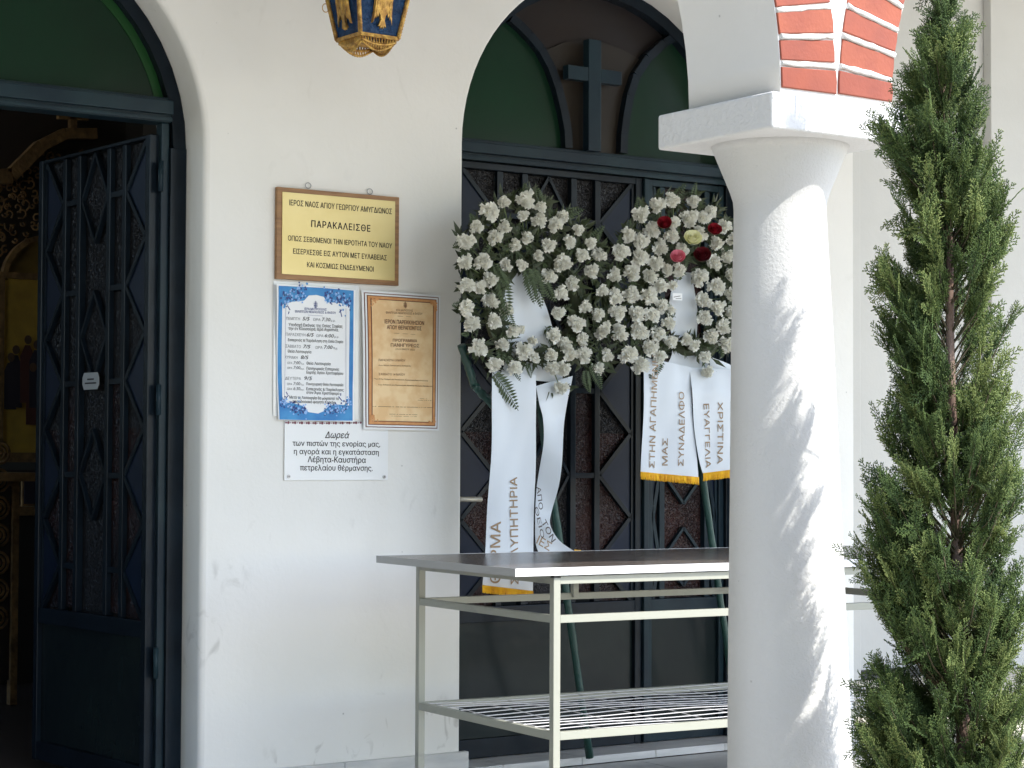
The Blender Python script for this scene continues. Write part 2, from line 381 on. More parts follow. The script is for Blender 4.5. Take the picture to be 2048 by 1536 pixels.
# ---------------------------------------------------------------- arched doors
YD = 5.61
G_TOP, G_BOT, PER = .94+H, -.485+H, .285
def clip(poly, xmin, xmax): return poly
def leaf(parent, x0, x1, z0, z1, wide, name='door_leaf', m_f=m_paint, rot=None):
    """leaf built flat in the plane y=0..0.045 (front at y=-0.02), own origin at hinge; returns the leaf"""
    w = x1-x0; cx = (x0+x1)/2
    bm = bmesh.new(); st = .028 if wide else .022
    box(bm, x0, x0+st, -.022, .022, z0, z1, .002); box(bm, x1-st, x1, -.022, .022, z0, z1, .002)
    box(bm, x0+st, x1-st, -.021, .021, G_TOP, z1, .002); box(bm, x0+st, x1-st, -.021, .021, G_BOT-.05, G_BOT, .002)
    box(bm, x0+st, x1-st, -.021, .021, z0, z0+.06, .002)
    # raised lip of the frame
    for (a, b, c, d) in ((x0+st+.001, x0+st+.012, G_BOT+.001, G_TOP-.001), (x1-st-.012, x1-st-.001, G_BOT+.001, G_TOP-.001)):
        box(bm, a, b, -.014, .012, c, d)
    lf = obj(name, bm, m_f, parent, world=False)
    def sub(nm, bm, m): return obj(nm, bm, m, lf, world=False)
    bm = bmesh.new(); box(bm, x0+st+.001, x1-st-.001, -.006, .006, z0+.061, G_BOT-.051)
    sub('kick_panel', bm, m_kick)
    xi0, xi1 = x0+st+.012, x1-st-.012
    bar = .011
    if wide:
        bars = [cx-.20, cx-.10, cx+.10, cx+.20]
    else:
        bars = [cx-.068, cx+.068] if w < .3 else [cx-.1, cx+.1]
    for b in bars:
        bm = bmesh.new(); box(bm, b-bar, b+bar, -.016, .012, G_BOT+.001, G_TOP-.001, .0015); sub('bar', bm, m_f)
    edges = [xi0]+bars+[xi1]
    nper = 5
    # outer columns: glass triangles with solid blue triangles
    for side in (0, 1):
        xa, xb = (edges[0], edges[1]-bar) if side == 0 else (edges[-1], edges[-2]+bar)
        for k in range(nper):
            zt = G_TOP-.002-PER*k; zm = zt-PER/2; zb = max(zt-PER, G_BOT+.002)
            bm = bmesh.new(); prism(bm, [(xa, zt), (xb, zm), (xa, zb)], -.008, .008) if side == 0 else prism(bm, [(xa, zt), (xa, zb), (xb, zm)], -.008, .008)
            sub('blue_panel', bm, m_blue)
            for (p, q) in (((xa, zt), (xb, zm)), ((xb, zm), (xa, zb))):
                bm = bmesh.new(); beam(bm, (p[0], -.004, p[1]), (q[0], -.004, q[1]), .014, .020); sub('diagonal_bar', bm, m_f)
            for tri in ([(xa, zt), (xb, zt), (xb, zm)], [(xb, zm), (xb, zb), (xa, zb)]):
                bm = bmesh.new(); prism(bm, tri, .001, .005); sub('pane', bm, m_glg if (k < 3) else m_glb)
    # inner columns
    for i in range(1, len(edges)-2):
        xa, xb = edges[i]+bar, edges[i+1]-bar; mid = (wide and i == 2) or (not wide)
        if not mid:
            for k in range(nper+1):
                zt = G_TOP-.002-PER*(k-.5) if k else G_TOP-.002
                zb = max(G_TOP-.002-PER*(k+.5), G_BOT+.002)
                if zt-zb < .03: continue
                bm = bmesh.new(); prism(bm, [(xa, zt), (xa, zb+.009), (xb, zb+.009), (xb, zt)], .001, .005); sub('pane', bm, m_glg if zt > 1.35 else m_glb)
                if k < nper: bm = bmesh.new(); box(bm, xa, xb, -.014, .010, zb-.009, zb+.009, .001); sub('cross_bar', bm, m_f)
        else:
            xm = (xa+xb)/2
            bm = bmesh.new(); prism(bm, [(xa, G_TOP-.002), (xa, G_BOT+.002), (xb, G_BOT+.002), (xb, G_TOP-.002)], .006, .009); sub('backing_pane', bm, m_glg if wide else m_glb)
            cs = [G_TOP-PER/2-.4275*j for j in range(4)] if wide else [G_TOP-PER/2-.285*j for j in range(5)]
            for cz in cs:
                hh = PER/2-.004 if wide else .1
                if cz-hh < G_BOT: continue
                dm = [(xm, cz+hh), (xa+.002, cz), (xm, cz-hh), (xb-.002, cz)]
                bm = bmesh.new(); prism(bm, dm, .0005, .004); sub('diamond_pane', bm, m_glb if not wide else m_glg)
                bm = bmesh.new()
                for a_, b_ in zip(dm, dm[1:]+dm[:1]): beam(bm, (a_[0], -.004, a_[1]), (b_[0], -.004, b_[1]), .010, .016)
                sub('diamond_frame', bm, m_f)
    return lf
def arc_strip(bm, c, r0, r1, a0, a1, y0, y1, n=24):
    for k in range(n):
        a = a0+(a1-a0)*k/n; b = a0+(a1-a0)*(k+1)/n
        P = [(c[0]+r0*math.cos(a), c[1]+r0*math.sin(a)), (c[0]+r1*math.cos(a), c[1]+r1*math.sin(a)), (c[0]+r1*math.cos(b), c[1]+r1*math.sin(b)), (c[0]+r0*math.cos(b), c[1]+r0*math.sin(b))]
        prism(bm, P[::-1], y0, y1)
def frame_of(d, root):
    cx, zs, r = d['cx'], d['zs'], d['r']-.0015
    bm = bmesh.new()
    box(bm, cx-r, cx-r+.05, YD-.035, YD+.05, .028, zs, .002); box(bm, cx+r-.05, cx+r, YD-.035, YD+.05, .028, zs, .002)
    arc_strip(bm, (cx, zs), r-.04, r, 0, PI, YD-.03, YD+.05)
    return obj('door_frame', bm, m_paint, root)
# closed door (right)
dr = empty('arched_double_door', (D2['cx'], YD, .03), 'closed navy arched double door with a cross in its fanlight, behind the wreaths', 'door')
frame_of(D2, dr)
TR_B, TR_T = .968+H, 1.035+H
bm = bmesh.new(); cx = D2['cx']; r = D2['r']
box(bm, cx-r+.05, cx+r-.05, YD-.03, YD+.045, TR_B, TR_T, .003); box(bm, cx-r+.05, cx+r-.05, YD-.05, YD-.0305, TR_B+.02, TR_T-.012, .003)
box(bm, cx-r+.05, cx+r-.05, YD-.042, YD-.0305, TR_B-.004, TR_B+.012, .002)
obj('transom_bar', bm, m_paint2, dr)
xa = D2['cx']-r+.05; xm = 4.362; xb = D2['cx']+r-.05
l1 = leaf(dr, 0, xm-xa-.004, .03, TR_B-.006, True, m_f=m_paint); l1.location = (xa-dr.location.x, 0, -.03)
for ch in (l1,): pass
l2 = leaf(dr, 0, xb-xm-.02, .03, TR_B-.006, False, m_f=m_paint2); l2.location = (xm+.018-dr.location.x, 0, -.03)
bm = bmesh.new(); box(bm, xm-.003, xm+.017, YD-.034, YD+.02, .032, TR_B-.007, .003); obj('meeting_stile', bm, m_paint2, dr)
# its lever handle
bm = bmesh.new(); hp = WY(944, 999, YD-.085)
tube(bm, [(hp.x-.09, YD-.085, hp.z+.002), (hp.x-.02, YD-.088, hp.z+.001), (hp.x+.035, YD-.085, hp.z)], .0085, 10)
tube(bm, [(hp.x-.075, YD-.085, hp.z), (hp.x-.075, YD-.02, hp.z)], .009, 10)
obj('lever_handle', bm, m_steel, dr)
# fanlight of the closed door: panes, curved mullions, cross
def P7(x, y, Y=YD): p = WY(900+x/3.4133, y/3.4133, Y); return (p.x, p.z)
Lm = [P7(395, 128), P7(455, 178), P7(520, 245), P7(600, 340), P7(665, 460), P7(715, 600), P7(755, 760), P7(780, 900), P7(785, 1015)]
Rm = [P7(1600, 212), P7(1530, 242), P7(1440, 300), P7(1330, 400), P7(1250, 520), P7(1205, 660), P7(1180, 800), P7(1165, 920), P7(1160, 1050)]
Tm = [P7(650, 345), P7(780, 292), P7(930, 272), P7(1060, 290), P7(1180, 335), P7(1300, 405)]
def curve_bar(pts, w, y0, y1):
    bm = bmesh.new()
    for i, (a, b) in enumerate(zip(pts[:-1], pts[1:])): beam(bm, (a[0], (y0+y1)/2, a[1]), (b[0], (y0+y1)/2, b[1]), w, y1-y0)
    return bm
obj('curved_mullion', curve_bar(Lm, .030, YD-.024, YD+.02), m_paint, dr); obj('curved_mullion', curve_bar(Rm, .030, YD-.024, YD+.02), m_paint, dr)
def arcz(x, rr): return D2['zs']+math.sqrt(max(rr*rr-(x-D2['cx'])**2, 0))
ri = D2['r']-.03
def arc_between(xa, xb, n=10): return [(xa+(xb-xa)*k/n, arcz(xa+(xb-xa)*k/n, ri)) for k in range(n+1)]
zt = TR_T-.005
xs_ = D2['cx']-math.sqrt(ri*ri-(zt-D2['zs'])**2)
Lp = [(xs_, zt)] + [(Lm[-1][0], zt)] + Lm[::-1][:-1] + arc_between(Lm[1][0], xs_)[1:-1]
bm = bmesh.new(); prism(bm, Lp, YD+.004, YD+.010); obj('green_pane', bm, m_green, dr)
xs2 = 2*D2['cx']-xs_
Rp = [(Rm[-1][0], zt), (xs2, zt)] + arc_between(xs2, Rm[1][0])[1:-1] + Rm[1:]
bm = bmesh.new(); prism(bm, Rp, YD+.004, YD+.010); obj('green_pane', bm, m_green, dr)
q0 = P7(1330, 420); 
Ct = [(Lm[-1][0], zt), (Rm[-1][0], zt)] + Rm[::-1][:6] + Tm[::-1] + Lm[3:]
bm = bmesh.new(); prism(bm, Ct, YD+.004, YD+.010); obj('brown_pane', bm, m_tan, dr)
bm = bmesh.new(); prism(bm, [(D2['cx']+ri, zt)]+[(D2['cx']+ri*math.cos(PI*k/36), D2['zs']+ri*math.sin(PI*k/36)) for k in range(2, 35)]+[(D2['cx']-ri, zt)], YD+.016, YD+.020); bmesh.ops.reverse_faces(bm, faces=bm.faces[:]); obj('backing_pane', bm, m_dgrey, dr)
bm = bmesh.new()
YX = YD-.054; c0 = P7(990, 270, YX); wv = (P7(1032, 500, YX)[0]-P7(947, 500, YX)[0])
zc = (c0[1]+ .0); zb = TR_T-.002
box(bm, c0[0]-wv/2, c0[0]+wv/2, YD-.055, YD-.022, zb, c0[1], .002)
hl = P7(808, 482, YX); hr = P7(1172, 530, YX)
box(bm, hl[0], c0[0]-wv/2-.0005, YD-.054, YD-.022, hl[1]-.026, hl[1]+.021, .002); box(bm, c0[0]+wv/2+.0005, hr[0], YD-.054, YD-.022, hl[1]-.026, hl[1]+.021, .002)
obj('cross', bm, m_paint2, dr)

# open door (left): arched frame and transom stay, the wide leaf is swung into the nave
dl = empty('arched_open_door', (D1['cx'], YD, .03), 'navy arched door at the left with its leaf standing open inwards', 'door')
frame_of(D1, dl)
cx = D1['cx']; r = D1['r']
b0, b1 = .985+H, 1.058+H
bm = bmesh.new()
box(bm, cx-r+.05, cx+r-.05, YD-.03, YD+.045, b0, b1, .003); box(bm, cx-r+.05, cx+r-.05, YD-.048, YD-.0305, b0+.022, b1-.010, .003)
box(bm, cx-r+.05, cx+r-.05, YD-.040, YD-.0305, b0+.002, b0+.014, .002)
obj('transom_bar', bm, m_paint2, dl)
zt = b1-.004; ri = r-.03; zs = D1['zs']
bm = bmesh.new(); pts = [(cx+ri*math.cos(a), zs+ri*math.sin(a)) for a in [math.asin((zt-zs)/ri)+(PI-2*math.asin((zt-zs)/ri))*k/30 for k in range(31)]]
prism(bm, pts[::-1], YD+.004, YD+.01); obj('green_pane', bm, m_green, dl)
bm = bmesh.new(); arc_strip(bm, (cx, zs), ri-.04, ri-.011, math.asin((zt-zs)/ri)+.02, PI/2+.3, YD+.001, YD+.0035); obj('green_pane_edge', bm, m_greenB, dl)
bm = bmesh.new(); box(bm, cx+r-.075, cx+r-.0505, YD-.02, YD+.02, .03, b0-.001, .003); obj('hinge_post', bm, m_paint2, dl)
for hz in (1.78, 1.12, .35):
    bm = bmesh.new(); tube(bm, [(cx+r-.079, YD-.024, hz), (cx+r-.079, YD-.024, hz+.09)], .008, 8); obj('hinge', bm, m_paint2, dl)
fx = leaf(dl, -.745, 0, .03, b0-.035, True, m_f=m_paint)
OPEN = math.radians(-86)
fx.rotation_euler = (0, 0, OPEN); fx.location = (cx+r-.082-dl.location.x, .0, -.03)
nx = leaf(dl, 0, .385, .03, b0-.006, False, m_f=m_paint)
nx.location = (cx-r+.052-dl.location.x, 0, -.03)
# little octagonal sticker on the open leaf (its far side when swung in shows the outer face)
bm = bmesh.new()
sx, sz, sw, sh = -.37, 1.23, .055, .026
pts = [(sx-sw, sz-sh*.4), (sx-sw*.8, sz-sh), (sx+sw*.8, sz-sh), (sx+sw, sz-sh*.4), (sx+sw, sz+sh*.4), (sx+sw*.8, sz+sh), (sx-sw*.8, sz+sh), (sx-sw, sz+sh*.4)]
prism(bm, pts, -.0195, -.018)
stk = obj('sticker', bm, mat('dull_sticker', (.36, .37, .37), .6), fx, world=False)
bm = bmesh.new()
for dz_, ww_ in ((.006, .022), (-.006, .038)): box(bm, sx-ww_, sx+ww_, -.0199, -.0196, sz+dz_-.003, sz+dz_+.002)
obj('sticker_print', bm, m_ink, fx, world=False)
# ---------------------------------------------------------------- nave glimpsed through the left door
YI = 9.3
ic = empty('iconostasis', (3.6, YI, 0), 'carved gilt icon screen with a gold saint panel, in the dark nave', 'icon screen')
def PI_(x, y, Y=YI): p = WY(x, y, Y); return (p.x, p.z)
bm = bmesh.new()
for a, b, w in (((-30, 357), (20, 352), .07), ((20, 352), (80, 292), .06), ((80, 292), (128, 268), .055), ((128, 268), (190, 268), .05)):
    A = PI_(*a); B = PI_(*b); beam(bm, (A[0], YI, A[1]), (B[0], YI, B[1]), w, .06)
obj('carved_cornice', bm, m_giltw, ic)
bm = bmesh.new()
A = PI_(145, 266); B = PI_(145, 226); beam(bm, (A[0], YI, A[1]), (B[0], YI, B[1]), .035, .03)
A = PI_(115, 232); B = PI_(175, 236); beam(bm, (A[0], YI, A[1]), (B[0], YI, B[1]), .028, .03)
obj('finial', bm, m_giltw, ic)
# pierced scrollwork between cornice and arch: loops of carved tendrils
bm = bmesh.new()
for i in range(170):
    u = random.uniform(-30, 175); v = random.uniform(300, 520)
    if v < 365-(u-10)*.9: continue
    c_ = PI_(u, v); rr = random.uniform(.014, .032); a0 = random.uniform(0, 6)
    tube(bm, [(c_[0]+rr*(1-.12*k)*math.cos(a0+k*.8), YI+.015, c_[1]+rr*(1-.12*k)*math.sin(a0+k*.8)) for k in range(8)], .005, 5)
obj('pierced_scrollwork', bm, m_giltw, ic)['kind'] = 'stuff'
bm = bmesh.new(); A = PI_(-60, 560); B = PI_(260, 240); box(bm, A[0], B[0], YI+.05, YI+.08, A[1]-.02, B[1]); obj('backing_board', bm, m_ibase, ic)
bm = bmesh.new(); c_ = PI_(95, 565); arc_strip(bm, c_, .20, .225, 0, PI, YI-.01, YI+.03); obj('arch_moulding', bm, m_giltw, ic)
bm = bmesh.new(); pts = [(c_[0]+.2*math.cos(PI*k/20), c_[1]+.2*math.sin(PI*k/20)) for k in range(21)]; prism(bm, pts[::-1], YI+.01, YI+.02); obj('gold_lunette', bm, m_giltd, ic)
# icon panel
A = PI_(3, 905); B = PI_(120, 563)
bm = bmesh.new(); box(bm, A[0], B[0], YI-.01, YI+.01, A[1], B[1]); pan = obj('icon_panel', bm, m_icong, ic)
bm = bmesh.new(); box(bm, A[0]-.03, A[0]-.001, YI-.02, YI+.02, A[1]-.02, B[1]+.03); box(bm, A[0], B[0], YI-.02, YI+.02, B[1]+.001, B[1]+.03); box(bm, A[0], B[0], YI-.03, YI+.02, A[1]-.045, A[1]-.001); obj('icon_frame', bm, m_giltw, ic)
for (u, v, s, m) in ((28, 700, 1, m_robe1), (52, 680, 1.1, m_robe2), (70, 690, 1.1, m_robe1), (18, 715, .9, m_robe1), (62, 735, 1.0, m_robe2)):
    c_ = PI_(u, v); bm = bmesh.new()
    prism(bm, [(c_[0]-.03*s, c_[1]-.27*s), (c_[0]+.035*s, c_[1]-.27*s), (c_[0]+.03*s, c_[1]-.07*s), (c_[0]+.012, c_[1]-.025), (c_[0]-.012, c_[1]-.025), (c_[0]-.032*s, c_[1]-.07*s)], YI-.016-.001*u/10, YI-.0145-.001*u/10)
    obj('painted_robe', bm, m, pan)
    bm = bmesh.new(); prism(bm, [(c_[0]+.018*math.cos(-k*PI/5), c_[1]+.022*math.sin(-k*PI/5)) for k in range(10)][::-1], YI-.027, YI-.0255); obj('painted_head', bm, m_skin, pan)
bm = bmesh.new(); A = PI_(-40, 1500); B = PI_(200, 940); box(bm, A[0], B[0], YI+.0, YI+.05, 0.0, B[1]); obj('dado_panel', bm, m_ibase, ic)
bm = bmesh.new()
for i in range(150):
    u = random.uniform(28, 80); v = random.uniform(1050, 1300); c_ = PI_(u, v); rr = random.uniform(.012, .028); a0 = random.uniform(0, 6)
    tube(bm, [(c_[0]+rr*(1-.12*k)*math.cos(a0+k*.8), YI-.01, c_[1]+rr*(1-.12*k)*math.sin(a0+k*.8)) for k in range(8)], .005, 5)
obj('carved_dado_scrolls', bm, m_giltw, ic)['kind'] = 'stuff'
# carved lectern nearer the door
YL = 8.0
lc = empty('lectern', (WY(0, 1100, YL).x, YL, 0), 'carved wooden lectern in the nave, seen at the left edge', 'lectern')
p = WY(26, 1330, YL); q = WY(26, 962, YL)
bm = bmesh.new(); box(bm, p.x-.018, p.x+.012, YL-.02, YL+.02, 0.0, q.z, .003); obj('post', bm, m_giltw, lc)
bm = bmesh.new(); box(bm, p.x-.45, p.x-.019, YL-.005, YL+.01, .1, q.z-.02); obj('side_panel', bm, m_ibase, lc)
bm = bmesh.new()
for i in range(7):
    zc_ = .35+i*.11
    for rr in (.045, .028, .012): tube(bm, [(p.x-.075+rr*math.cos(k*PI/6), YL-.012, zc_+rr*math.sin(k*PI/6)) for k in range(13)], .006, 5)
obj('carved_rosettes', bm, m_giltw, lc)
bm = bmesh.new(); box(bm, p.x-.5, p.x+.035, YL-.2, YL+.2, q.z+.001, q.z+.035, .006); obj('top_board', bm, m_giltw, lc)
p = WY(60, 985, 8.8)
sm = empty('small_icon', (p.x, 8.8, p.z-.06), 'small framed icon standing on the ledge inside the open door', 'icon')
bm = bmesh.new(); box(bm, p.x-.04, p.x+.04, 8.79, 8.81, p.z-.06, p.z+.06, .003); obj('frame', bm, m_giltw, sm)
bm = bmesh.new(); box(bm, p.x-.032, p.x+.032, 8.785, 8.7895, p.z-.05, p.z+.05); obj('painted_panel', bm, m_robe1, sm)
bm = bmesh.new(); box(bm, p.x-.3, p.x+.4, 8.7, 8.95, p.z-.10, p.z-.0605, .004)
lg = obj('ledge', bm, m_giltw); tag(lg, 'carved wooden ledge carrying the small framed icon', 'shelf')
bm = bmesh.new(); box(bm, p.x-.28, p.x+.38, 8.72, 8.93, 0, p.z-.1005); obj('ledge_base', bm, m_ibase, lg)

# ---------------------------------------------------------------- arcade of the porch
YA, YB = 3.105, 3.395
ZC = WY(1545, 180, 3.1).z            # top of the capital
ZCB = WY(1545, 256, 3.1).z
XB0 = WY(1561, 180, YA).x; XB1 = WY(1783, 205, YA).x
RL, RR = .90, .70
arc = empty('brick_arcade', ((XB0+XB1)/2, YA, 2.4), 'white porch arcade with orange brick arch rings above the column', 'arcade')
cL = XB0-RL; cR = XB1+RR; c3 = cR+2*RR+.31
ZA = 3.69
outline = []
outline += [(cL-RL-.31, ZC), (cL-RL, ZC)] + arch_pts(cL, ZC, RL, 44)[::-1][1:-1] + [(XB0, ZC), (XB1, ZC)] + arch_pts(cR, ZC, RR, 36)[::-1][1:-1] + [(cR+RR, ZC), (c3-RR, ZC)] + arch_pts(c3, ZC, RR, 36)[::-1][1:-1] + [(c3+RR, ZC), (c3+RR+.31, ZC), (c3+RR+.31, ZA), (cL-RL-.31, ZA)]
bm = bmesh.new()
a = [bm.verts.new((x, YA, z)) for x, z in outline]; f1 = bm.faces.new(a)
b = [bm.verts.new((x, YB, z)) for x, z in outline]; f2 = bm.faces.new(b[::-1])
bm.normal_update(); bmesh.ops.triangulate(bm, faces=[f1, f2])
n = len(outline)
a = [bm.verts.new((x, YA, z)) for x, z in outline]; b = [bm.verts.new((x, YB, z)) for x, z in outline]
for i in range(n):
    q = bm.faces.new([a[i], b[i], b[(i+1) % n], a[(i+1) % n]])
    if abs(outline[i][1]-outline[(i+1) % n][1]) > .0005 and abs(outline[i][0]-outline[(i+1) % n][0]) > .0003 and outline[i][1] < ZA-.1: q.smooth = True
obj('wall', bm, m_arc, arc)
m_bricks = [mat('painted_brick_tone', tuple(q*.74 for q in c_), .66, col2=tuple(q*.74 for q in d_), nscale=random.uniform(9, 20), bump=.5, bscale=110, bdist=.0015) for c_, d_ in (((.37, .086, .046), (.30, .066, .037)), ((.42, .105, .050), (.35, .082, .042)), ((.33, .072, .042), (.38, .090, .048)), ((.40, .092, .045), (.33, .078, .044)))]
BL = .152
def ring_bricks(cx, R, a0, a1, n, flip):
    da = (a1-a0)/n; gap = .0135/R
    for k in range(n):
        s = a0+da*k+gap*random.uniform(.3, .6); e = a0+da*(k+1)-gap*random.uniform(.3, .6)
        r0 = R+.0015; r1 = R+BL*random.uniform(.975, 1.01)
        bm = bmesh.new()
        m1 = (s+e)/2
        P = [(cx+rr*math.cos(t), ZC+rr*math.sin(t)) for rr, t in ((r0, s), (r1, s), (r1, m1), (r1, e), (r0, e), (r0, m1))]
        prism(bm, P[::-1], YA-.0045+random.uniform(-.0015, .0015), YA+.012)
        bmesh.ops.bevel(bm, geom=[e_ for e_ in bm.edges if all(v.co.y < YA for v in e_.verts)], offset=.0018, segments=1, affect='EDGES')
        obj('brick', bm, random.choice(m_bricks), arc)
ring_bricks(cL, RL, .004, PI-.004, 53, False)
ring_bricks(cR, RR, .004, PI-.004, 41, True)
ring_bricks(c3, RR, .004, PI-.004, 41, True)
# ragged mortar bead between the two rings and on the joints
bm = bmesh.new()
def bead(p, q, w, n=10):
    pts = []; rad = []
    for k in range(n+1):
        t = k/n; pts.append(Vector(p).lerp(Vector(q), t)+Vector((random.uniform(-.001, .001), random.uniform(-.0008, .0008), random.uniform(-.001, .001)))); rad.append(w*random.uniform(.75, 1.2))
    tube(bm, pts, w, 6, True, rad)
for cx_, R_, n_ in ((cL, RL, 53), (cR, RR, 41), (c3, RR, 41)):
    da = (PI-.008)/n_
    for k in range(n_+1):
        t = .004+da*k
        if 0.012 < t < PI-.012:
            bead((cx_+(R_+.003)*math.cos(t), YA-.002, ZC+(R_+.003)*math.sin(t)), (cx_+(R_+BL)*math.cos(t), YA-.002, ZC+(R_+BL)*math.sin(t)), .0064, 7)
mb = obj('mortar_joints', bm, m_mort, arc); mb['kind'] = 'stuff'

# ---------------------------------------------------------------- columns
CX, CY = 2.931, 3.284
def column(cx, cy, label, group=None):
    col = empty('porch_column', (cx, cy, 0), label, 'column', group)
    prof = []
    for y in (1500, 1300, 1000, 850, 700, 560, 420): pass
    zz = lambda y: WY(1560, y, CY).z
    pr = [(.150, .002), (.143, .06), (.131, zz(1536)), (.124, zz(1250)), (.1165, zz(1000)), (.1125, zz(850)), (.1085, zz(700)), (.1025, zz(550)), (.0985, zz(450)), (.0980, zz(420)), (.0995, zz(404)), (.106, zz(385)), (.117, zz(360)), (.128, zz(335)), (.139, zz(310)), (.146, zz(294)), (.147, ZCB-.0005)]
    bm = bmesh.new(); lathe(bm, pr, cx, cy, 64)
    for v in bm.verts:      # the hand-built shaft leans a touch
        k_ = max(0, min(1.3, (zz(420)-v.co.z)/(zz(420)-zz(1536)))); v.co.x += .018*k_; v.co.y -= .010*k_
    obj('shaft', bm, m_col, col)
    hw = .185
    bm = bmesh.new(); t = bmesh.new(); bmesh.ops.create_cube(t, size=1)
    for v in t.verts: v.co = Vector((cx+v.co.x*2*hw, cy+v.co.y*2*hw, (ZC+ZCB)/2-.0005+v.co.z*(ZC-ZCB-.001)))
    bmesh.ops.bevel(t, geom=[e for e in t.edges], offset=.006, segments=3, profile=.5, affect='EDGES')
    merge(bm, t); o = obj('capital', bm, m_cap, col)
    return col
column(CX, CY, 'white round column with a square capital, dappled by cypress shadow')
for x in (cL-RL-.155, cR+RR+.155, c3+RR+.155): column(x, CY, 'outer white column of the porch arcade, outside the view', 'outer columns of the porch arcade')

# ---------------------------------------------------------------- table
tb = empty('metal_table', (2.94, 4.285, 0), 'cream metal-framed table with dark top and white edge, behind the column', 'table')
ZTp = -.28+H; X0, X1 = 2.94, 4.60; Y0, Y1 = 4.285, 5.06
bm = bmesh.new(); box(bm, X0+.0015, X1-.0015, Y0+.0015, Y1-.0015, ZTp-.019, ZTp, .0008); obj('tabletop', bm, m_top, tb)
for (a, b, c, d) in ((X0, X1, Y0, Y0+.0014), (X0, X1, Y1-.0014, Y1)):
    bm = bmesh.new(); box(bm, a, b, c, d, ZTp-.0195, ZTp+.0006); obj('edge_strip', bm, m_edge, tb)
for x in (X0, X1-.0014):
    bm = bmesh.new(); box(bm, x, x+.0014, Y0+.0016, Y1-.0016, ZTp-.0195, ZTp+.0006); obj('edge_strip', bm, mat('shaded_edge_strip', (.42, .42, .42), .4) if 'shaded_edge_strip' not in MATS else MATS['shaded_edge_strip'], tb)  # end strips: greyer copy of the white edging, shade put into its colour
P_ = .0205
FX0, FX1, FY0, FY1 = 3.060, 4.47, 4.295, 5.045
for x in (FX0, FX1):
    for y in (FY0, FY1-P_):
        bm = bmesh.new(); box(bm, x, x+P_, y, y+P_, .012, ZTp-.0265, .0015); lg = obj('leg', bm, m_cream, tb)
        bm = bmesh.new(); box(bm, x-.001, x+P_+.001, y-.001, y+P_+.001, 0, .0118); obj('foot_cap', bm, m_blk, lg)
        bm = bmesh.new(); box(bm, x+.002, x+P_-.002, y+.002, y+P_-.002, ZTp-.0262, ZTp-.0198); obj('top_plug', bm, m_blk, lg)
def rails(zt, hh, parent=tb):
    for y in (FY0+.001, FY1-P_+.001):
        bm = bmesh.new(); box(bm, FX0+P_+.0005, FX1-.0005, y, y+.0175, zt-hh, zt, .0012); obj('rail', bm, m_cream, parent)
    for x in (FX0+.001, FX1+.001):
        bm = bmesh.new(); box(bm, x, x+.0175, FY0+P_+.0005, FY1-P_-.0005, zt-hh, zt, .0012); obj('rail', bm, m_cream, parent)
rails(ZTp-.0225, .020); rails(-.402+H, .0195)
sx = WY(1238, 1160, 4.7).x
bm = bmesh.new(); box(bm, sx-.009, sx+.009, FY1-.03, FY1-.012, -.415+H, ZTp-.0197, .001); obj('prop', bm, m_cream, tb)
bm = bmesh.new(); beam(bm, (sx, FY0+.02, ZTp-.031), (sx, FY1-.03, ZTp-.031), .02, .02); obj('cross_bearer', bm, m_cream, tb)
ZS = -.698+H
rails(ZS, .021)
sh = bpy.data.objects.new('mesh_shelf', None); link(sh, tb)
def warp(x, y):
    return ZS-.004+.0035*math.sin(x*5.3+y*3)*math.sin(y*7+.5)+.0016*math.sin(x*11+y*15)-.007*math.exp(-((x-3.95)**2/.03+(y-4.8)**2/.02))
nw = 13
for i in range(nw):
    y = FY0+.03+i*(FY1-FY0-.06)/(nw-1); bm = bmesh.new(); ph = random.uniform(0, 6); am = random.uniform(.0005, .0028)
    tube(bm, [(x, y+am*math.sin(x*6+ph), warp(x, y)) for x in np.linspace(FX0+.01, FX1+.02, 44)], .0015, 5)
    obj('wire', bm, m_wire, sh)
nx_ = 12
for i in range(nx_):
    x = FX0+.06+i*(FX1-FX0-.08)/(nx_-1); bm = bmesh.new(); ph = random.uniform(0, 6)
    tube(bm, [(x+.004*math.sin(y*8+ph), y, warp(x, y)-.0036) for y in np.linspace(FY0+.01, FY1-.015, 22)], .0013, 5)
    obj('wire', bm, m_wire, sh)

tb.rotation_euler = (0, 0, math.radians(-3.8))
